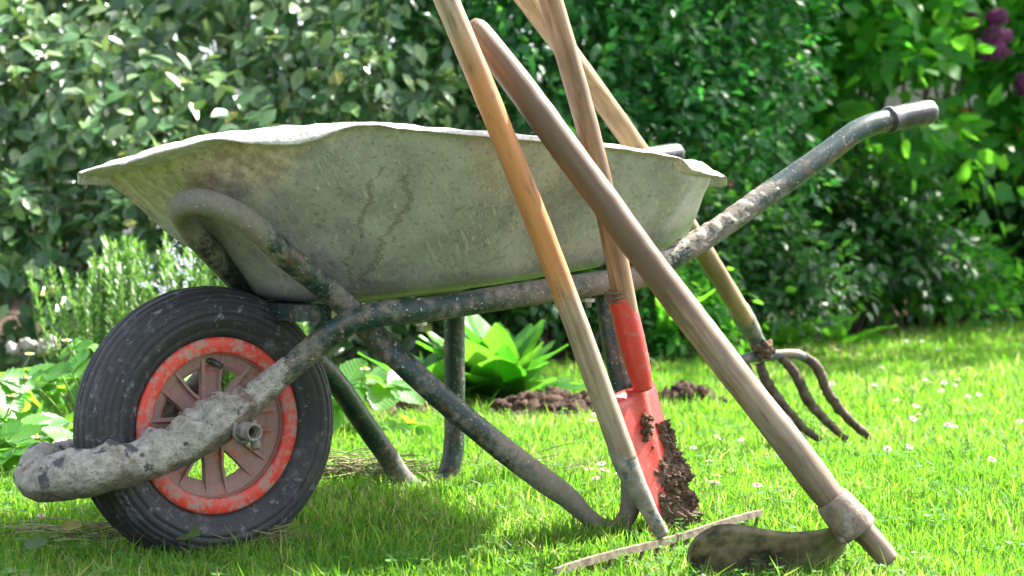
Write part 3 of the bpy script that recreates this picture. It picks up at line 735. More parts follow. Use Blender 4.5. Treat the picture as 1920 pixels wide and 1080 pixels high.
# ---- wheel
WZ = .196
def wf(r, th, a): return B(r*math.cos(th), a, WZ+r*math.sin(th))
def wheel():
    # tyre (also the wheel part that carries the others)
    side = [(.124,.030),(.130,.039),(.137,.0455),(.139,.0448),(.141,.0465),(.152,.0520),(.158,.0535),(.1595,.0510),(.161,.0537),(.170,.0530),(.1715,.0500),(.173,.0523),
            (.178,.0500),(.1795,.0460),(.181,.0472),(.1855,.0432),(.1860,.0390),(.188,.0395),(.1915,.0335),(.1905,.0300),(.1935,.0290),(.1965,.0215),(.1940,.0190),(.1975,.0175),(.1995,.0085),(.1965,.0060),(.1965,.0035),(.2000,.0015)]
    sc_ = .203/.2
    pr = [(r*sc_, -a) for r, a in side]+[(r*sc_, a) for r, a in side[::-1]]+[(.118,.024),(.118,-.024)]
    V, FC = revolve(pr, 128, wf)
    tc = np.array([(th*.2, 0.0, 0.0) for th in np.repeat(np.arange(128)*2*math.pi/128, len(pr))]); tc[:, 1] = np.tile([r for r, a in pr], 128)
    V = V+np.array([[0, 0, .0015*nz(p, 25)] for p in V])
    ty = mesh('wheel', V, FC, MT['rubber'], bar, attrs={'tc': tc})
    # red ring
    for sg in (-1, 1):
        pr = [(.104, .030*sg), (.1065, .0395*sg), (.109, .0415*sg), (.125, .0415*sg), (.129, .0395*sg), (.130, .036*sg), (.124, .034*sg), (.110, .034*sg)]
        V, FC = revolve(pr, 96, wf); mesh('rim_ring', V, FC, MT['red'], ty)
    # barrel, dish, hub, spokes
    parts = []
    parts.append(revolve([(.104,-.034),(.110,-.034),(.112,.034),(.104,.034),(.100,.0)], 96, wf))
    parts.append(revolve([(.082,-.016),(.088,-.021),(.104,-.028),(.1045,-.020),(.092,-.010),(.083,-.009)], 96, wf))
    parts.append(revolve([(.018,-.040),(.026,-.040),(.029,-.034),(.034,-.020),(.042,-.014),(.042,.014),(.034,.020),(.028,.04),(.018,.04)], 48, wf))
    for k in range(8):
        th = math.radians(90+45*k+2); e = BU*math.cos(th)+np.array([0,0,math.sin(th)]); tt = -BU*math.sin(th)+np.array([0,0,math.cos(th)])
        c0 = B(0, 0, WZ); vs, fs = [], []
        prs = [(.030, .0165, -.020), (.060, .0150, -.020), (.100, .0185, -.027)]
        sec = [(-1, .006), (-1, -.016+.016), (-.78, -.001), (-.7, .004), (.7, .004), (.78, -.001), (1, 0), (1, .006+.0), (.6, .014), (-.6, .014)]
        for r, hw, f_ in prs:
            for a, d in [(-1.0,.012),(-1.0,0),(-.72,-.001),(-.66,.0055),(.66,.0055),(.72,-.001),(1.0,0),(1.0,.012)]:
                vs.append(c0+e*r+tt*hw*a+BV*(f_+d))
        kk = 8
        for i in range(2):
            for j in range(kk): fs.append((i*kk+j, i*kk+(j+1) % kk, (i+1)*kk+(j+1) % kk, (i+1)*kk+j))
        fs.append(tuple(range(kk))); fs.append(tuple(range(2*kk, 3*kk))[::-1])
        parts.append((np.array(vs), fs))
    V, FC = join(parts); web = mesh('spoked_web', V, FC, MT['wheel'], ty, smooth=False)
    # hub tube and open axle end
    V, FC = revolve([(.0088,-.150),(.0122,-.152),(.0132,-.149),(.0136,-.045),(.010,-.044),(.0088,-.11)], 36, wf); mesh('axle', V, FC, MT['socket'], ty)
    V, FC = revolve([(.0136,-.050),(.0205,-.052),(.0215,-.060),(.0205,-.068),(.0137,-.070)], 36, wf); mesh('red_washer', V, FC, MT['red'], ty)
    V, FC = revolve([(.0105,.12),(.0170,.122),(.0185,.12),(.0185,.045),(.012,.044),(.0105,.10)], 36, wf); mesh('axle', V, FC, MT['socket'], ty)
    # u-clamp and nut below the axle
    p = B(.006, -.132, WZ-.020)
    V, FC, _ = sweep([p+BU*h for h in (-.001, 0, .010, .011)], [.005, .0075, .0075, .005], smooth_path=False, seg=6)
    V2, F2, _ = sweep([B(-.014, -.118, WZ+.012), B(-.014, -.118, WZ-.008), B(0, -.118, WZ-.017), B(.014, -.118, WZ-.008), B(.016, -.118, WZ+.014)], .0035, n=30, seg=10)
    v_, f_ = join([(V, FC), (V2, F2)]); mesh('axle_clamp', v_, f_, MT['socket'], bar)
    # valve
    p0 = wf(.100, math.radians(98), -.018); p1 = wf(.086, math.radians(84), -.034)
    V, FC, _ = sweep([p0, p0*.4+p1*.6, p0*.36+p1*.64, p1], [.0055, .005, .0042, .0042], smooth_path=False, seg=14); mesh('valve', V, FC, MT['rubber'], ty)
wheel()

# ================================================================== TOOLS
def toolloc(p): return (p[0], p[1], float(H(p[0], p[1])))
def handle_curve(p, q, bow=0.0, n=7, ax=np.array([1.0, 0, .4])):
    p, q = np.array(p), np.array(q); return [p+(q-p)*t+ax*bow*math.sin(math.pi*t) for t in np.linspace(0, 1, n)]
def lump(parts, pts, rmin, rmax, n):
    for _ in range(n):
        i = rng.integers(len(pts)); parts.append(clod(np.asarray(pts[i])+rng.normal(size=3)*rmax*.5, rmin+(rmax-rmin)*rng.random()**2, 7))

# rake with the orange handle
rk_head = P(1243, 1003, 2.765)
rake = thing('garden_rake', toolloc(rk_head), 'rake with long orange-worn wooden handle, its narrow metal head lying in the grass', 'rake', 'garden tools leaning on the wheelbarrow')
top = P(812, -60, 2.585); sock = P(1172, 862, 2.745)
hp = handle_curve(top, sock, .006, 12)
dr = [.3,.4,.5,.62,.75,.8,.75,.6,.2,0,0,0]
tube('handle', hp, list(np.linspace(.0168, .0176, 12)), MT['w_orange'], rake, dirt=dr, n=120, seg=26, disp=lambda p, L, th, i: .0006*nz(p, 30))
s2 = P(1178, 880, 2.747); s3 = P(1205, 935, 2.755); s4 = P(1232, 985, 2.762)
s1 = P(1160, 830, 2.743)
V, FC, TC = sweep([s1, P(1163, 838, 2.743), s2, s3, s4, rk_head], [.0172, .0184, .0176, .0138, .0105, .0100], n=40, seg=24, squash=1, disp=lambda p, L, th, i: .0007*nz(p, 60))
mesh('socket', V, FC, MT['socket'], rake, attrs={'tc': TC})
a_, b_ = P(1040, 1072, 2.56), P(1427, 962, 2.98); d_ = (b_-a_); Lb = np.linalg.norm(d_); d_ /= Lb
nf_ = np.cross(d_, (0, 0, 1.0)); nf_ /= np.linalg.norm(nf_)
V, FC = [], []
for i, t in enumerate(np.linspace(0, 1, 24)):
    c = a_+(b_-a_)*t; c = c+np.array([0, 0, .0015*math.sin(9*t)]); h = .0052 if 0 < i < 23 else .004
    for s, k in ((-1, -1), (-1, 1), (1, 1), (1, -1)): V.append(c+nf_*s*.0035+np.array([0, 0, k*h]))
for i in range(23):
    for j in range(4): FC.append((i*4+j, i*4+(j+1) % 4, (i+1)*4+(j+1) % 4, (i+1)*4+j))
FC += [(3, 2, 1, 0), (92, 93, 94, 95)]
mesh('head_bar', V, FC, MT['rakem'], rake, smooth=False)
for t in np.linspace(.02, .98, 14):
    c = a_+(b_-a_)*t
    tube('tine', [c-np.array([0, 0, .006]), c-np.array([0, 0, .012])-nf_*.002, c-np.array([0, 0, .020])-nf_*.006], [.0032, .0028, .0018], MT['rakem'], rake, n=8, seg=8)

# spade
sp_top = P(1014, -60, 2.74); sp_mid = P(1163, 548, 2.84)
spade = thing('spade', toolloc(P(1260, 990, 2.95)), 'red bladed spade caked with dark soil, wire wrapped at the foot of its wooden handle', 'spade', 'garden tools leaning on the wheelbarrow')
tube('handle', handle_curve(sp_top, P(1185, 640, 2.855), .010, 9), list(np.linspace(.0170, .0172, 9)), MT['w_spade'], spade, n=110, seg=26, disp=lambda p, L, th, i: .0006*nz(p, 30))
sk = [P(1163, 556, 2.842), P(1166, 566, 2.844), P(1182, 630, 2.855), P(1198, 695, 2.867), P(1206, 730, 2.873)]
V, FC, TC = sweep(sk, [.0192, .0200, .0205, .0180, .0140], n=30, seg=28, disp=lambda p, L, th, i: .0004*nz(p, 60))
mesh('socket', V, FC, MT['redspade'], spade, attrs={'tc': TC})
# wire wrap
wp = []; ax = sk[1]-P(1158, 528, 2.838); ax /= np.linalg.norm(ax); e1 = np.cross(ax, (0, 1, 0)); e1 /= np.linalg.norm(e1); e2 = np.cross(ax, e1)
c0 = P(1157, 541, 2.840)
for k in range(130):
    th = k*.42; wp.append(c0+ax*(.0175*k/130+.002*math.sin(k*.13))+(e1*math.cos(th)+e2*math.sin(th))*(.0186+.0008*math.sin(k)))
V, FC, TC = sweep(wp, .0014, smooth_path=False, seg=6); mesh('wire_binding', V, FC, MT['wire'], spade)
# blade
TLc, TRc, BLc, BRc = P(1150, 748, 2.835), P(1234, 700, 2.955), P(1234, 1012, 2.885), P(1312, 1000, 3.00)
nb_ = np.cross(TRc-TLc, BLc-TLc); nb_ /= np.linalg.norm(nb_)
if nb_[1] > 0: nb_ = -nb_
nu, nv = 25, 33; Vf, Vb = [], []
for j in range(nv):
    t = j/(nv-1)
    for i in range(nu):
        s = i/(nu-1); x = 2*s-1
        p = (TLc*(1-s)+TRc*s)*(1-t)+(BLc*(1-s)+BRc*s)*t
        p = p + nb_*(-.010*(x*x)*(1-.3*t)+.012*math.exp(-(x/.22)**2)*(1-t)**1.5)         # dished, rib below socket
        lip = max(0, 1-t/.05); p = p - nb_*0.012*lip*(abs(x) > .22)
        p = p + np.array([0, 0, .020*(t)*(1-abs(x)**2)*-1*(t > .8)])
        Vf.append(p); Vb.append(p-nb_*.003)
V = np.array(Vf+Vb); n0 = nu*nv; FC = []
for j in range(nv-1):
    for i in range(nu-1):
        q = j*nu+i; FC.append((q, q+1, q+nu+1, q+nu)); FC.append((n0+q, n0+q+nu, n0+q+nu+1, n0+q+1))
for i in range(nu-1): FC.append((i, n0+i, n0+i+1, i+1)); q = (nv-1)*nu+i; FC.append((q, q+1, n0+q+1, n0+q))
for j in range(nv-1):
    q = j*nu; FC.append((q, q+nu, n0+q+nu, n0+q)); q = j*nu+nu-1; FC.append((q, n0+q, n0+q+nu, q+nu))
mesh('blade', V, FC, MT['redspade'], spade)
Vf = np.array(Vf).reshape(nv, nu, 3)
# caked soil sheet on blade: thick where noise and height allow
def caked():
    m_, n_ = 130, 80; V, FC = [], []; vis = np.zeros((m_, n_), bool)
    for j in range(m_):
        t = .28+.72*j/(m_-1)
        for i in range(n_):
            s = i/(n_-1); fj, fi = t*(nv-1), s*(nu-1); j0, i0 = min(int(fj), nv-2), min(int(fi), nu-2); a, b = fj-j0, fi-i0
            p = (Vf[j0, i0]*(1-b)+Vf[j0, i0+1]*b)*(1-a)+(Vf[j0+1, i0]*(1-b)+Vf[j0+1, i0+1]*b)*a
            q = (s, t, 0); k = (t-.66)*2.0+(s-.44)*2.1+.7*fbm(q, 6, 4, 2.0)
            hgt = .0175*max(0, min(1, k*1.6))*(.8+.8*fbm(p, 45, 3))+.010*max(0, min(1, k*2))*fbm(p, 120, 3)
            vis[j, i] = k > 0; V.append(p+nb_*(max(.0002, hgt)))
    for j in range(m_-1):
        for i in range(n_-1):
            if vis[j:j+2, i:i+2].any(): q = j*n_+i; FC.append((q, q+1, q+n_+1, q+n_))
    ids = sorted({i for f in FC for i in f}); mp = {a: b for b, a in enumerate(ids)}; V = np.array(V)[ids]; FC = [tuple(mp[i] for i in f) for f in FC]
    parts = [(V, FC)]
    for _ in range(260):
        i = rng.integers(len(V)); parts.append(clod(V[i]+nb_*.001*rng.random(), .0012+.0042*rng.random()**2.5, 7))
    for _ in range(34):
        t, s = .06+.12*rng.random(), .38+.1*rng.random(); p = Vf[int((.16+t)*(nv-1)), int(s*(nu-1))]; parts.append(clod(p+rng.normal(size=3)*.004, .002+.004*rng.random(), 6))
    v_, f_ = join(parts); mesh('caked_soil', v_, f_, MT['mud'], spade)
caked()

# hoe (mattock) with the thick dark handle
hoe_foot = P(1665, 1040, 2.62)
hoe = thing('hoe', toolloc(P(1620, 1010, 2.64)), 'hoe with thick dark brown handle crossing the others, broad dirty blade in the grass', 'hoe', 'garden tools leaning on the wheelbarrow')
ht = P(889, 50, 2.665); hb = hoe_foot
hp_ = [(882,41),(889,51),(905,72),(979,168),(1104,338),(1229,508),(1320,627),(1413,747),(1486,841),(1558,935),(1596,976),(1628,1006),(1668,1053)]
ctrl = [P(x, y, 2.67-.045*(y-41)/1012) for x, y in hp_]
rr_ = [.009, .0165, .0190, .0208, .0214, .0212, .0216, .0212, .0220, .0212, .0200, .0165, .0155]
tube('handle', ctrl, rr_, MT['w_dark'], hoe, dirt=[.3,.4,.5,.8,1,.8,.4,.1,0,0,0,0,0], n=160, seg=28, disp=lambda p, L, th, i: .0010*nz(p, 14)+.0006*nz(p, 50))
cp = [P(1557, 934, 2.63), P(1561, 939, 2.63), P(1583, 966, 2.63), P(1605, 991, 2.63), P(1609, 996, 2.63)]
V, FC, TC = sweep(cp, [.0226, .0248, .0276, .0290, .0280], n=24, seg=36, disp=lambda p, L, th, i: .0010*nz(p, 40), cap=True)
mesh('collar', V, FC, MT['collar'], hoe, attrs={'tc': TC})
V, FC, TC = sweep([P(1600, 985, 2.63), P(1588, 1008, 2.62), P(1574, 1012, 2.615)], [.012, .008, .005], n=14, seg=20); mesh('neck', V, FC, MT['collar'], hoe, attrs={'tc': TC})
topE = [(1287,1046),(1293,1022),(1312,1000),(1345,984),(1385,983),(1430,991),(1480,997),(1530,994),(1562,989),(1578,995),(1583,1004)]
botE = [(1292,1066),(1300,1078),(1322,1090),(1350,1096),(1390,1096),(1430,1090),(1480,1080),(1532,1080),(1562,1058),(1582,1036),(1589,1018)]
nn_ = 7; Vf2 = []
tE = catmull(np.array([(a, b, 0) for a, b in topE], float), 50)[:, :2]; k_ = len(tE)
bE = np.stack([np.interp(np.linspace(0, 1, k_), np.linspace(0, 1, 11), [q[c] for q in botE]) for c in (0, 1)], -1)
for i in range(k_):
    s = i/(k_-1); Yd = 2.555+.075*s
    for j in range(nn_):
        t = j/(nn_-1); q = tE[i]*(1-t)+bE[i]*t
        Vf2.append(P(q[0], q[1], Yd+.050*t-.002*math.sin(math.pi*t)-.008*math.sin(2*math.pi*s)))
Vf2 = np.array(Vf2); bn = np.array([0, .0030, -.0012]); V = np.vstack([Vf2, Vf2+bn]); n0 = len(Vf2); FC = []
for i in range(k_-1):
    for j in range(nn_-1):
        q = i*nn_+j; FC.append((q, q+1, q+nn_+1, q+nn_)); FC.append((n0+q, n0+q+nn_, n0+q+nn_+1, n0+q+1))
for i in range(k_-1):
    q = i*nn_; FC.append((q, q+nn_, n0+q+nn_, n0+q)); q = i*nn_+nn_-1; FC.append((q, n0+q, n0+q+nn_, q+nn_))
for j in range(nn_-1):
    FC.append((j, n0+j, n0+j+1, j+1)); q = (k_-1)*nn_+j; FC.append((q, q+1, n0+q+1, n0+q))
mesh('blade', V, FC, MT['blade'], hoe)

# fork
fk = thing('digging_fork', toolloc(P(1560, 820, 3.95)), 'muddy digging fork with pale wooden handle leaning behind the tray, tines on the lawn', 'fork', 'garden tools leaning on the wheelbarrow')
ftop = P(945, -60, 3.10); fm = P(1398, 600, 3.78)
tube('handle', handle_curve(ftop, fm, .012, 9), list(np.linspace(.0190, .0188, 9)), MT['w_fork'], fk, n=110, seg=26, disp=lambda p, L, th, i: .0006*nz(p, 30))
V, FC, TC = sweep([P(1383, 578, 3.76), P(1387, 583, 3.765), P(1402, 608, 3.79), P(1420, 640, 3.82), P(1438, 668, 3.85)], [.0200, .0212, .0200, .0155, .0125], n=30, seg=24, disp=lambda p, L, th, i: .0008*nz(p, 50))
mesh('socket', V, FC, MT['fsock'], fk, attrs={'tc': TC})
V, FC = clod(P(1432, 655, 3.81), .019, 14); mesh('mud_clod', V, FC, MT['mud'], fk)
def tdz(p, L, th, i): return .0035*abs(fbm(p, 60, 3))+.0030*max(0, fbm(p, 85, 4, 4.0))*min(1, L*12)
cb = [P(1388, 676, 3.80), P(1398, 672, 3.80), P(1435, 668, 3.85), P(1490, 664, 3.87), P(1512, 672, 3.88)]
V, FC, TC = sweep(cb, [.0085, .0100, .0110, .0100, .0090], n=30, seg=16, disp=lambda p, L, th, i: .001*nz(p, 80)); mesh('cross_bar', V, FC, MT['fsock'], fk, attrs={'tc': TC})
tines = [[(1392,676,3.80),(1404,700,3.80),(1428,738,3.80),(1470,785,3.82),(1505,825,3.85)],
         [(1425,680,3.85),(1433,708,3.85),(1462,752,3.85),(1500,797,3.86),(1537,826,3.87)],
         [(1465,670,3.86),(1490,700,3.86),(1515,750,3.87),(1545,785,3.88),(1586,824,3.90)],
         [(1505,668,3.88),(1530,685,3.88),(1552,735,3.89),(1590,785,3.91),(1640,828,3.93)]]
for tn in tines:
    V, FC, TC = sweep([P(*q) for q in tn], [.0085, .0092, .0092, .0080, .0060], n=60, seg=16, disp=tdz); o = mesh('tine', V, FC, MT['forkm'], fk, attrs={'tc': TC})
# ================================================================== PLANTS
def branches(parent, base, n, hgt, spread, r=.012, mat=None, name='stems'):
    parts = []
    for _ in range(n):
        b = np.array(base)+np.array([rng.normal()*spread*.25, rng.normal()*spread*.15, 0]); a = rng.random()*6.28
        tip = b+np.array([math.cos(a)*spread*rng.random(), math.sin(a)*spread*.5*rng.random(), hgt*(.6+.4*rng.random())])
        pts = [b+(tip-b)*t+rng.normal(size=3)*.03*t*spread for t in np.linspace(0, 1, 6)]
        V, FC, _ = sweep(pts, list(np.linspace(r, r*.3, 6)), n=14, seg=7); parts.append((V, FC))
    v_, f_ = join(parts); return mesh(name, v_, f_, mat or MT['bark'], parent)

# left: tall silvery hedge
ela = leaf_mat('silvery_hedge_leaf', [(0, (0.020, 0.085, 0.022)), (.6, (0.080, 0.205, 0.060)), (.97, (0.26, 0.38, 0.14)), (1, (0.40, 0.38, 0.05))],
               [(0, (0.10, 0.22, 0.05)), (1, (0.28, 0.42, 0.10))], .30, .20, .7, back=(0.16, 0.25, 0.12))
def hedge_left():
    N = 12000
    x = -2.6+rng.random(N)*2.45; z = rng.random(N)*1.75
    prof_y = 5.75+np.where(z > .5, (z-.5)**1.2*.85, 0)
    y = prof_y+.20*np.sin(x*4.1+z*3)*np.sin(z*5+x*1.7)+.09*np.sin(x*13+z*9)*np.sin(z*15-x*4)+rng.random(N)**1.6*.42
    y += np.clip(x+.75, 0, 1)**2*1.6          # rounds off to the right
    p = np.stack([x, y, z+.04], -1)
    # shoots of leaves: pull leaves to twig centres
    tw = p[:: 5]; idx = np.repeat(np.arange(len(tw)), 5)[:N]; jit = rv(len(idx), .028); p = tw[idx]+jit
    out = np.array([0.05, -.75, .15]); d = norm(rv(N, .55)+np.array([0, -.30, -.55])+jit*14)
    n = norm(rv(N, .42)+np.array([.15, -.6, .95]))
    hd = thing('silver_leaf_hedge', (-1.4, 6.2, .04), 'tall dense hedge with glossy silvery green oval leaves behind the front of the barrow', 'hedge')
    cloud('foliage', p, d, n, .046+.052*rng.random(N), T_ELL, ela, hd, wid=.88)
    for bx in (-2.3, -1.6, -1.0, -.5): branches(hd, (bx, 6.75, .03), 8, 1.25, .45, .014)
hedge_left()

def shrub(name, label, cat, cx, cy, rx, ry, hgt, N, size, tpl, mat, droop=.3, holes=None, z0=.05, shell=.6, wid=.9, front=True, nb=10, seed=0, group=None, lumps=.30):
    o = thing(name, (cx, cy, float(H(cx, cy))), label, cat, group)
    # points in a lumpy half ellipsoid, concentrated to the shell
    M_ = int(N*1.0); a = rng.random(M_)*2*np.pi; b = np.arccos(1-rng.random(M_)*1.25); b = np.minimum(b, np.pi*.62)
    dirs = np.stack([np.cos(a)*np.sin(b), np.sin(a)*np.sin(b), np.cos(b)], -1)
    if front: dirs[:, 1] = np.where(rng.random(M_) < .78, -np.abs(dirs[:, 1]), dirs[:, 1])
    rr = 1-shell*rng.random(M_)**1.5
    lm = 1+lumps*np.sin(dirs[:, 0]*7+seed)*np.sin(dirs[:, 2]*9+seed*2)+lumps*.6*np.sin(dirs[:, 0]*17+dirs[:, 2]*15+seed)
    p = np.stack([cx+dirs[:, 0]*rx*rr*lm, cy+dirs[:, 1]*ry*rr*lm, hgt*.42+dirs[:, 2]*hgt*.58*rr*lm], -1)
    tw = p[::6]; idx = np.repeat(np.arange(len(tw)), 6)[:M_]; jit = rv(len(idx), size*.75); p = tw[idx]+jit; dirs = dirs[::6][idx]
    keep = p[:, 2] > z0
    if holes is not None:
        px, py = proj(p)
        for (x0, y0, x1, y1, pr) in holes: keep &= ~((px > x0) & (px < x1) & (py > y0) & (py < y1) & (rng.random(M_) < pr))
    p, dirs, jit = p[keep], dirs[keep], jit[keep]; n_ = len(p)
    d = norm(dirs*.5+rv(n_, .45)+jit/size*.4+np.array([0, 0, -droop])); n = norm(rv(n_, .45)+dirs*.5+np.array([0, -.15, .75]))
    cloud('foliage', p, d, n, size*(.6+.7*rng.random(n_)), tpl, mat, o, wid=wid)
    branches(o, (cx, cy, float(H(cx, cy))), nb, hgt*.85, rx*.9, .013)
    return o
privet = leaf_mat('fine_dark_leaf', [(0, (0.014, 0.090, 0.026)), (.75, (0.034, 0.165, 0.045)), (1, (0.09, 0.27, 0.05))], [(0, (0.04, 0.28, 0.04)), (.8, (0.09, 0.45, 0.06)), (1, (0.32, 0.74, 0.07))], .42, .40, .35)
broad = leaf_mat('broad_green_leaf', [(0, (0.03, 0.16, 0.025)), (.7, (0.055, 0.23, 0.04)), (1, (0.12, 0.32, 0.04))], [(0, (0.10, 0.52, 0.03)), (1, (0.32, 0.85, 0.05))], .45, .52, .35)
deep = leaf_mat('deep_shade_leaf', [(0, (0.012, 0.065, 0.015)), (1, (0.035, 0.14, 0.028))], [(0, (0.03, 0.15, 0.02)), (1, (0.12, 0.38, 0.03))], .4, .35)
HOL = [(1590, 120, 1660, 200, .80), (1650, 135, 1840, 215, .90), (1880, 140, 1920, 190, .6), (1590, 195, 1720, 260, .7)]
shrub('privet_bush', 'dark fine leaved bush in shade just right of the silvery hedge', 'bush', .05, 7.2, .72, .75, 2.3, 15000, .046, T_ELL, privet, seed=1, group='background shrubs', nb=12)
shrub('privet_bush', 'fine leaved green bush behind the crossed handles and rear of the tray', 'bush', .70, 7.8, .52, .8, 2.4, 14000, .048, T_ELL, privet, seed=4, group='background shrubs', holes=HOL, nb=12)
shrub('hazel_bush', 'broad leaved green bush behind the raised handle grip', 'bush', 1.36, 8.6, .60, .75, 2.5, 5600, .095, T_WID, broad, seed=2, group='background shrubs', holes=HOL, nb=14)
lil = shrub('lilac_bush', 'lilac bush with purple flower clusters at the right edge', 'bush', 2.55, 9.3, .85, .8, 2.7, 6500, .080, T_WID, broad, seed=7, group='background shrubs', holes=HOL, nb=12)
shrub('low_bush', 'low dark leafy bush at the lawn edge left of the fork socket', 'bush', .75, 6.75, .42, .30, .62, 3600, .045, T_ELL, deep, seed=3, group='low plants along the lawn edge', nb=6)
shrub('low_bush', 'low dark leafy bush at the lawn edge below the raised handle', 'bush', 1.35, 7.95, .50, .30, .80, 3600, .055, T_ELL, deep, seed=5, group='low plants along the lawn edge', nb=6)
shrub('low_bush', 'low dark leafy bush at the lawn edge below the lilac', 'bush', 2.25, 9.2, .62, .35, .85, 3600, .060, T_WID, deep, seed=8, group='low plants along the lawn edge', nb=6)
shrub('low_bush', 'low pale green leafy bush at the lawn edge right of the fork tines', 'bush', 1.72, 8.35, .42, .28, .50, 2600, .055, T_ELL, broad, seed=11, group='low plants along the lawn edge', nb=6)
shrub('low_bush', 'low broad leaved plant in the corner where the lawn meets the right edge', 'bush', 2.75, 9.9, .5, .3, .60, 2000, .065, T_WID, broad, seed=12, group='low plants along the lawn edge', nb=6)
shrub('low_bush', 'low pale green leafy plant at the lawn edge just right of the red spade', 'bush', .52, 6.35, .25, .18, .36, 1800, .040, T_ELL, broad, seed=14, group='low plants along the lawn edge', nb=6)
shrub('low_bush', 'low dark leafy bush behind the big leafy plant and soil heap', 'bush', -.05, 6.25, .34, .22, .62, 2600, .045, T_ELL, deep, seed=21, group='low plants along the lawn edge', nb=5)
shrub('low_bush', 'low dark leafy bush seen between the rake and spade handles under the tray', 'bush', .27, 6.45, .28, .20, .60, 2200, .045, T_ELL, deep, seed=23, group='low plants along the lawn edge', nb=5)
# far hedge closing the garden
def far_hedge():
    N = 14000; x = -5+rng.random(N)*11.5; z = rng.random(N)*3.6; y = 11.4+rng.random(N)*.8+.25*np.sin(x*3)*np.sin(z*3)
    p = np.stack([x, y, z], -1); px, py = proj(p); keep = ~((x > 1.95) & (z > .4) & (z < 1.75) & (rng.random(N) < .97)) ; p = p[keep]; n_ = len(p)
    o = thing('far_hedge', (.5, 11.7, .03), 'shadowy tall hedge seen in gaps behind the nearer bushes', 'hedge')
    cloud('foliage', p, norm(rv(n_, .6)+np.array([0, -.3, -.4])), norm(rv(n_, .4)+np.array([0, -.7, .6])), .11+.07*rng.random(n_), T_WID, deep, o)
    for bx in (-3, -1.5, 0, 1.2, 2.4, 3.6, 5): branches(o, (bx, 11.8, .03), 7, 3.2, .8, .02)
far_hedge()
# off-frame tree that shades the right of the garden
def shade_tree():
    o = thing('shade_tree', (4.3, 10.3, .03), 'unseen broad tree to the right beyond the lawn, there to shade the garden', 'tree')
    V, FC, TC = sweep([(4.3, 10.3, 0), (4.25, 10.25, 1), (4.35, 10.3, 2.2), (4.2, 10.2, 3.4), (4.0, 10.1, 4.6)], [.16, .13, .11, .08, .04], n=30, seg=14); mesh('trunk', V, FC, MT['bark'], o)
    parts = []
    N = 3000; cen = rng.normal(size=(90, 3)); cen = norm(cen)*(.45+.55*rng.random((90, 1))**.5)*np.array([2.7, 2.1, 1.15])+np.array([3.5, 9.8, 4.3])
    idx = rng.integers(0, 90, N); p = cen[idx]+rv(N, .26)
    for c in cen[::3]:
        V, FC, _ = sweep([(4.25, 10.2, 3.0), tuple((np.array([4.25, 10.2, 3.2])+c)/2+rng.normal(size=3)*.1), tuple(c)], [.05, .03, .01], n=10, seg=6); parts.append((V, FC))
    v_, f_ = join(parts); mesh('limbs', v_, f_, MT['bark'], o)
    cloud('crown', p, norm(rv(N)), norm(rv(N, .5)+np.array([0, 0, 1])), .11+.06*rng.random(N), T_WID, broad, o)
shade_tree()

# lilac flowers
lm_ = leaf_mat('purple_floret', [(0, (0.10, 0.01, 0.09)), (1, (0.34, 0.05, 0.24))], [(0, (0.2, 0.02, 0.17)), (1, (0.45, 0.10, 0.34))], .6, .3)
T_PET = (np.array([[0,0,0],[-.3,.6,.1],[0,1,.05],[.3,.6,.1]]), {4: np.array([[0,3,2,1]])})
for (px, py, Y, r, hh_) in [(1862, 95, 8.10, .070, .042), (1870, 68, 8.12, .068, .042), (1870, 32, 8.15, .050, .035), (1822, 42, 8.35, .035, .04), (1916, 158, 8.3, .03, .05), (1765, 70, 8.3, .018, .04)]:
    c = P(px, py, Y); n_ = 260; a = rv(n_); a = norm(a)*(.7+.3*rng.random((n_, 1)))*np.array([r, r, hh_]); pp = np.repeat(c+a, 4, 0); nn = norm(np.repeat(a, 4, 0)+rv(n_*4, .02)*r)
    mesh_o = cloud('lilac_flower', pp, norm(rv(n_*4)), nn, .011, T_PET, lm_, lil, rnd=np.repeat(rng.random(n_), 4))

# house glimpsed through the leaves
hs = thing('house', (3.6, 13.2, .03), 'white rendered house with orange brick base glimpsed through the leaves at right', 'house')
V, FC = box((3.9, 13.6, 2.25), (2.3, 0, 0), (0, .4, 0), (0, 0, .95)); mesh('wall', V, FC, MT['white'], hs, smooth=False)
V, FC = box((3.9, 13.58, .65), (2.34, 0, 0), (0, .45, 0), (0, 0, .62)); mesh('brick_base', V, FC, MT['brick'], hs, smooth=False)
V, FC = box((3.9, 13.1, 1.28), (2.36, 0, 0), (0, .06, 0), (0, 0, .03)); mesh('sill', V, FC, MT['brick'], hs, smooth=False)

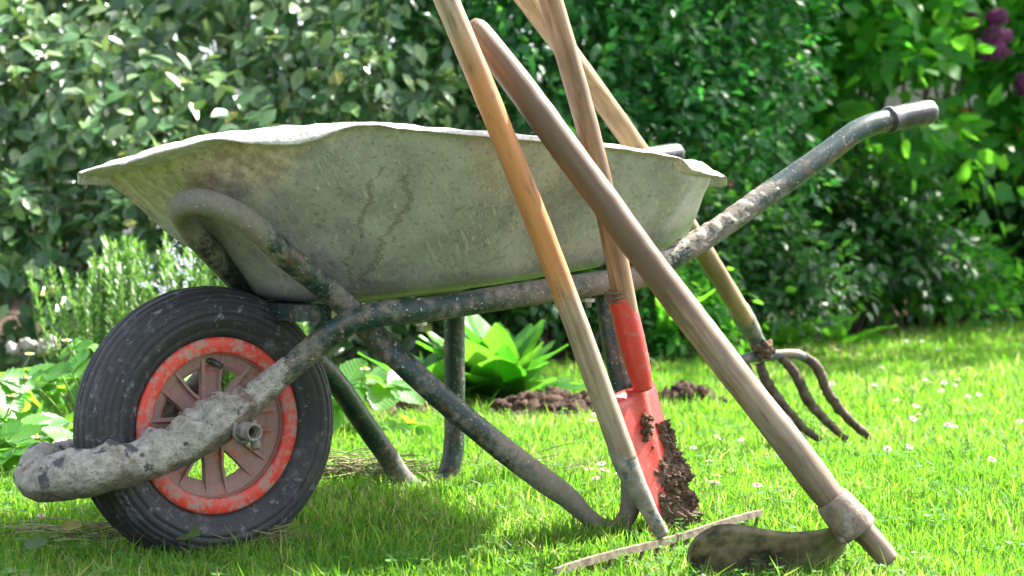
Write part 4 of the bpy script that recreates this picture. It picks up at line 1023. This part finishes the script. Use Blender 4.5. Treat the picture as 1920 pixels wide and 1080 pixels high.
# rosemary
rm = leaf_mat('rosemary_needle', [(0, (0.06, 0.17, 0.035)), (.7, (0.11, 0.25, 0.06)), (1, (0.26, 0.36, 0.16))], [(0, (0.14, 0.38, 0.05)), (1, (0.3, 0.55, 0.10))], .42, .35, .4)
def rosemary():
    o = thing('rosemary_bush', (-1.0, 4.95, .035), 'bushy rosemary with thin upright stems behind the wheel', 'shrub'); P_, D_, N_, S_ = [], [], [], []; parts = []
    for k in range(120):
        bx = -1.15+rng.random()*.62; by = 4.75+rng.random()*.45; h = (.30+.14*rng.random())*(1-.10*abs(bx+.85)/.3); lean = rng.normal(size=2)*.05
        b = np.array([bx, by, float(H(bx, by))]); tip = b+np.array([lean[0], lean[1], h])
        V, FC, _ = sweep([b, (b+tip)/2+np.array([rng.normal()*.01, 0, 0]), tip], [.003, .0025, .001], n=6, seg=5); parts.append((V, FC))
        for t in np.linspace(.12, 1, 42):
            q = b+(tip-b)*t
            for _ in range(4):
                a = rng.random()*6.28; P_.append(q); D_.append((math.cos(a), math.sin(a), .55+.9*t*t+rng.normal()*.1)); N_.append((-math.cos(a)*.3, -math.sin(a)*.3, 1)); S_.append(.020+.012*rng.random())
    v_, f_ = join(parts); mesh('stems', v_, f_, MT['stem'], o)
    cloud('needles', np.array(P_), np.array(D_), np.array(N_), np.array(S_), T_NEE, rm, o, wid=1.5)
    fm_ = leaf_mat('pale_blue_petal', [(0, (0.5, 0.5, 0.75)), (1, (0.7, 0.7, 0.85))], [(0, (0.5, 0.5, 0.7)), (1, (0.7, 0.7, 0.85))], .6, .3)
    fp = []
    for _ in range(26): fp.append(P(335+rng.normal()*32, 525+rng.normal()*32, 4.72))
    fp = np.repeat(np.array(fp), 5, 0)+rv(130, .003); cloud('blossoms', fp, norm(rv(130)), norm(rv(130)), .011, T_PET, fm_, o)
rosemary()

# strawberry plants
straw = leaf_mat('toothed_bright_leaf', [(0, (0.05, 0.20, 0.03)), (1, (0.12, 0.30, 0.05))], [(0, (0.16, 0.50, 0.02)), (1, (0.36, 0.70, 0.04))], .42, .46, .5, vein=48)
petal = leaf_mat('white_petal', [(0, (0.75, 0.75, 0.72)), (1, (0.85, 0.85, 0.82))], [(0, (0.6, 0.6, 0.55)), (1, (0.7, 0.7, 0.6))], .6, .3)
yel = noisy('yellow_flower_eye', (0.55, 0.33, 0.02), (0.75, 0.5, 0.04), 300, .8, .4)
def strawberry(x, y, n, rad, hgt, label, size=.075, flowers=2):
    z = float(H(x, y)); o = thing('strawberry_plant', (x, y, z), label, 'plant', 'strawberry plants')
    P_, D_, N_, S_ = [], [], [], []; parts = []
    for k in range(n):
        a = rng.random()*6.28; r = rad*math.sqrt(rng.random()); h = hgt*(.35+.65*rng.random())*(1-.35*r/rad)
        q = np.array([x+math.cos(a)*r, y+math.sin(a)*r, z+h]); b = np.array([x+math.cos(a)*r*.3, y+math.sin(a)*r*.3, z])
        V, FC, _ = sweep([b, (b+q)/2+np.array([0, 0, h*.12]), q], [.0028, .0024, .002], n=6, seg=6); parts.append((V, FC))
        nn = norm(np.array([math.cos(a)*.5+rng.normal()*.3, math.sin(a)*.5+rng.normal()*.3-.35, .8])); s0 = size*(.65+.6*rng.random()); b0 = rng.random()*6.28
        for j in (-1, 0, 1):
            an = b0+j*1.25; dd = np.array([math.cos(an), math.sin(an), .0]); dd = dd-nn*(dd @ nn)+np.array([0, 0, -.12])
            P_.append(q); D_.append(dd); N_.append(nn+rng.normal(size=3)*.1); S_.append(s0)
    cloud('leaves', np.array(P_), np.array(D_), np.array(N_), np.array(S_), T_STR, straw, o)
    v_, f_ = join(parts); mesh('stalks', v_, f_, MT['stem'], o)
    for _ in range(flowers):
        a = rng.random()*6.28; q = np.array([x+math.cos(a)*rad*.6, y+math.sin(a)*rad*.6-.03, z+hgt*(.62+.3*rng.random())])
        ks = np.arange(5)*2*np.pi/5; dd = np.stack([np.cos(ks), np.sin(ks)*.8, np.full(5, .35)], -1)
        fo = cloud('flower', np.repeat(q[None], 5, 0), dd, np.tile([0, -.3, 1.0], (5, 1)), .013, (T_PET[0]*np.array([1.5, 1, 1]), T_PET[1]), petal, o)
        V, FC = clod(q+np.array([0, -.001, .003]), .0045, 6); mesh('flower_centre', V, FC, yel, fo)
        V, FC, _ = sweep([(x, y, z), tuple((np.array([x, y, z])+q)/2+np.array([.01, 0, .02])), tuple(q)], .0016, n=8, seg=5); mesh('flower_stalk', V, FC, MT['stem'], fo)
strawberry(-1.00, 3.62, 20, .15, .22, 'strawberry plant with bright toothed leaves at the left edge, its leaves nearest the concrete nose', .068, 3)
strawberry(-.88, 4.05, 22, .17, .24, 'tall strawberry plant with white flowers between the rosemary and the tyre', .068, 4)
strawberry(-1.16, 4.25, 12, .16, .20, 'strawberry plant at the far left edge below the silvery hedge', .068, 3)
strawberry(-.84, 3.52, 9, .11, .11, 'low strawberry plant in the grass directly behind the concrete nose', .065, 1)
strawberry(-.36, 4.12, 8, .10, .17, 'small strawberry plant seen between the tyre and the crossing frame tubes', .075, 2)
strawberry(-.22, 4.05, 3, .05, .055, 'tiny young strawberry plant with fan-shaped leaves beside the vertical leg', .075, 0)

# big leafy plant
def big_leaf(w=.52, n=9):
    V, Fq = [], []
    for i in range(n):
        y = i/(n-1); hw = w*math.sin(math.pi*(y*.97+.02)**.75)**.85*.5+.012
        for j in range(5):
            x = (j-2)/2; V.append((x*hw, y, .10*abs(x)*hw/.2*.4-.22*y*y+.018*math.sin(y*17+x*3)*abs(x)))
    for i in range(n-1):
        for j in range(4): q = i*5+j; Fq.append((q, q+1, q+6, q+5))
    return np.array(V), {4: np.array(Fq)}
bigm = leaf_mat('large_smooth_leaf', [(0, (0.03, 0.14, 0.02)), (1, (0.08, 0.23, 0.04))], [(0, (0.07, 0.34, 0.015)), (1, (0.20, 0.54, 0.03))], .34, .42, .6, vein=34)
def leafy(x, y, n, L, label, el0=.2, el1=1.35, name='sorrel_plant'):
    z = float(H(x, y)); o = thing(name, (x, y, z), label, 'plant')
    a = np.linspace(0, 2*np.pi, n, endpoint=False)*2.4+rng.random(n)*.5; el = el0+(el1-el0)*rng.random(n); Ls = L*(.75+.4*rng.random(n))
    d = np.stack([np.cos(a)*np.cos(el), np.sin(a)*np.cos(el), np.sin(el)], -1); n_ = np.stack([-np.cos(a)*np.sin(el), -np.sin(a)*np.sin(el), np.cos(el)], -1)+rv(n, .15)
    p = np.array([x, y, z])+d*.02*np.array([1, 1, .3])+rv(n, .01)*np.array([1, 1, 0]); cloud('leaves', p, d, n_, Ls, big_leaf(), bigm, o)
leafy(-.03, 4.78, 44, .245, 'large plant with broad smooth bright green leaves beside the soil heap', .25, 1.45)
leafy(-.20, 4.70, 15, .20, 'mid green broad leaved plant between the vertical leg and the crossing tube', .1, 1.2)
leafy(-.32, 4.85, 12, .22, 'spreading plant with wide grey-green leaves behind the crossing tubes', .0, .9, 'comfrey_plant')
# strap-leaved plants at lawn edge
T_STRAP = big_leaf(.09, 9)
def strap(px, Y, n, L, label, g=None):
    x = (px-960)/F*Y; z = float(H(x, Y))+.03; o = thing('daylily', (x, Y, z), label, 'plant', g)
    a = rng.random(n)*6.28; el = .75+.6*rng.random(n); d = np.stack([np.cos(a)*np.cos(el), np.sin(a)*np.cos(el), np.sin(el)], -1)
    TV = T_STRAP[0].copy(); TV[:, 2] -= .35*TV[:, 1]**2.2; TV[:, 1] *= 1
    cloud('leaves', np.tile([x, Y, z], (n, 1))+rv(n, .01)*np.array([1, 1, 0]), d, np.stack([-np.cos(a)*np.sin(el), -np.sin(a)*np.sin(el), np.cos(el)], -1), L*(.7+.5*rng.random(n)), (TV, T_STRAP[1]), broad, o)
strap(1812, 8.75, 9, .42, 'strap leaved plant at the lawn edge below the handle grip')
strap(1915, 9.0, 9, .42, 'strap leaved plant at the right edge of the lawn')
strap(1250, 6.25, 12, .30, 'grassy strap leaved tuft at the lawn edge behind the red spade')
leafy(1.02, 6.95, 9, .24, 'broad leaved plant in shade at the lawn edge behind the fork socket', .3, 1.2, 'foxglove_plant')
leafy(1.22, 7.25, 9, .22, 'leafy plant at the lawn edge right of the fork socket', .2, 1.3, 'foxglove_plant')

# stones at the rosemary foot
for i, (px, py, r) in enumerate([(88, 652, .035), (52, 648, .022), (24, 655, .018)]):
    c = P(px, py, 5.2); V, FC = clod(c, r, 10); o = mesh('edging_stone', V, FC, MT['stone'], origin=c)
    tag(o, ['largest pale stone in the bed left of the rosemary', 'middle pale stone in the bed left of the rosemary', 'smallest pale stone at the left edge of the bed'][i], 'stone', 'stones in the bed')

# ---- daisies
def daisy(c, r, top=True):
    k = 15; th = np.arange(k)*2*np.pi/k; nd_ = norm(np.array([rng.normal()*.25, rng.normal()*.25-.25, 1.0])); e1 = norm(np.cross(nd_, [0, 1, 0])); e2 = np.cross(nd_, e1)
    dd = np.cos(th)[:, None]*e1+np.sin(th)[:, None]*e2+nd_*.12*rng.random(); hd = np.array(c)
    V1, F1, _, _ = cloud_arrays(np.tile(hd, (k, 1)), dd, np.tile(nd_, (k, 1)), r, (T_PET[0]*np.array([.75, 1, 1]), T_PET[1]))
    return V1, F1, nd_
spots = [(1117,897),(1135,882),(1128,870),(1345,893),(1340,905),(1777,797),(1664,842),(1705,838),(1790,800),(1718,762),(1735,712),(1752,697),(1770,718),(1680,750),(1600,700),(1655,690),(1640,722),(1560,720),(1712,785),(1722,778),
         (1854,620),(1882,617),(1930,640),(1845,640),(1800,650),(1700,640),(1570,657),(1652,688),(1728,640),(1760,655),(1812,690),(1795,712),(1835,740),(1200,690),(1232,690),(1480,640),(1555,650),(1610,665),(1845,790),(1912,790),
         (1745,718),(1790,722),(1765,733),(1710,727),(1815,743),(1500,655),(1688,638),(77,968),(1115,778),(1112,788),(1345,820),(1300,840),(1860,862),(1390,825),(1245,910),(1330,865),(1420,910),(1180,880),(1160,888),(1105,880),(1275,870),(1420,640)]
def zone(px, py):
    if px < 300: return 'in the shade below the concrete nose'
    if px < 1220 and py > 820: return 'between the leg foot and the rake socket'
    if px < 1300 and py < 820: return 'on the lawn behind the rake and spade'
    if px < 1470: return 'between the spade and the hoe handle'
    if py < 672: return 'on the far lawn near the bushes'
    if py < 728: return 'on the lawn beyond the fork tines'
    if py < 775: return 'in the lawn level with the fork tines'
    return 'in the near lawn right of the fork tips'
ORD = ['first', 'second', 'third', 'fourth', 'fifth', 'sixth', 'seventh', 'eighth', 'ninth', 'tenth', 'eleventh', 'twelfth', 'thirteenth', 'fourteenth', 'fifteenth', 'sixteenth', 'seventeenth', 'eighteenth']
def daisies():
    global_n = 0
    def word(px, py):
        return None
    proto = None
    for i, (px, py) in enumerate(spots):
        d = ray(px, py); y = 3.0
        for _ in range(12):
            q = np.array([0, 0, CAMH])+d*(y/d[1]); tgt = float(H(q[0], q[1]))+.045; y = (tgt-CAMH)/d[2]*d[1]
        q = np.array([0, 0, CAMH])+d*(y/d[1])
        if y > 9.5 or y < 2: continue
        zz = float(H(q[0], q[1])); r = .0068+.0028*rng.random()
        o = thing('daisy', (q[0], q[1], zz), 'white daisy %s, %s from the left' % (zone(px, py), ORD[sum(1 for c in spots if zone(*c) == zone(px, py) and c < (px, py))]), 'daisy', 'daisies in the lawn')
        V1, F1, nd_ = daisy(q, r); mesh('petals', V1, F1, petal, o, attrs={'rnd': rng.random(len(V1)), 'tc': V1*0})
        V, FC = clod(q+nd_*.0015, r*.34, 5); mesh('flower_centre', V, FC, yel, o)
        V, FC, _ = sweep([(q[0]+rng.normal()*.004, q[1], zz), tuple((q+np.array([q[0], q[1], zz]))/2), tuple(q)], .0009, n=5, seg=5); mesh('stalk', V, FC, MT['stem'], o)
daisies()

# ---- dry grass clippings and fallen leaves
def hay():
    m = M('dry_grass'); r = m.attr('rnd', 'Fac'); c = m.ramp(r, [(0, (0.10, 0.07, 0.04)), (.5, (0.20, 0.18, 0.08)), (1, (0.34, 0.36, 0.16))]); mt = m.done(m.bsdf(c, .7))
    for (px, py, sx, sy, n, lab) in [(665, 915, .055, .024, 210, 'tangle of dry grass clippings behind the wheel'), (455, 1003, .035, .012, 110, 'dry grass clippings under the tyre'), (205, 1000, .07, .025, 60, 'dry stalks in the grass left of the tyre'), (960, 905, .10, .02, 22, 'loose dry stalks under the tray')]:
        d = ray(px, py); y = (.03-CAMH)/d[2]*d[1]; c0 = np.array([0, 0, CAMH])+d*(y/d[1]); parts = []; R = []
        for _ in range(n):
            p = c0+np.array([rng.normal()*sx, rng.normal()*sy, 0]); p[2] = float(H(p[0], p[1]))+.012+abs(rng.normal())*.014*(1 if n > 200 else .8)+.006
            a = rng.normal()*.5+(math.pi if rng.random() < .5 else 0); L = .02+.05*rng.random(); dd = np.array([math.cos(a), math.sin(a), rng.normal()*.18])*L
            md = np.array([0, 0, 1])*L*rng.normal()*.12
            V, FC, _ = sweep([p-dd, p+md, p+dd], [.0006, .0009, .0005], n=5, seg=4); parts.append((V, FC)); R += [rng.random()]*len(V)
        V, FC = join(parts); o = mesh('dry_grass', V, FC, mt, attrs={'rnd': R}); tag(o, lab, 'dry grass', kind='stuff')
hay()
fl_m = leaf_mat('fallen_leaf_green', [(0, (0.08, 0.16, 0.05)), (1, (0.12, 0.2, 0.07))], [(0, (0.2, 0.35, 0.05)), (1, (0.3, 0.4, 0.08))], .6, .3, vein=40)
fl_y = leaf_mat('fallen_leaf_yellow', [(0, (0.35, 0.30, 0.05)), (1, (0.45, 0.38, 0.08))], [(0, (0.4, 0.4, 0.05)), (1, (0.5, 0.45, 0.08))], .6, .3)
for px, py, s, mt, lab in [(322, 1000, .045, fl_m, 'green toothed leaf lying in front of the tyre'), (115, 985, .035, fl_y, 'yellow leaf in the grass below the concrete nose'), (45, 1018, .035, fl_m, 'dull green leaf at the lower left corner')]:
    d = ray(px, py); y = (.045-CAMH)/d[2]*d[1]; c0 = np.array([0, 0, CAMH])+d*(y/d[1])
    o = cloud('fallen_leaf', c0[None], np.array([[.9, -.35, .05]]), np.array([[.1, -.5, .8]]), np.array([s]), T_STR, mt, origin=c0); tag(o, lab, 'leaf')

for o in COL.objects:
    if '_o' in o: del o['_o']
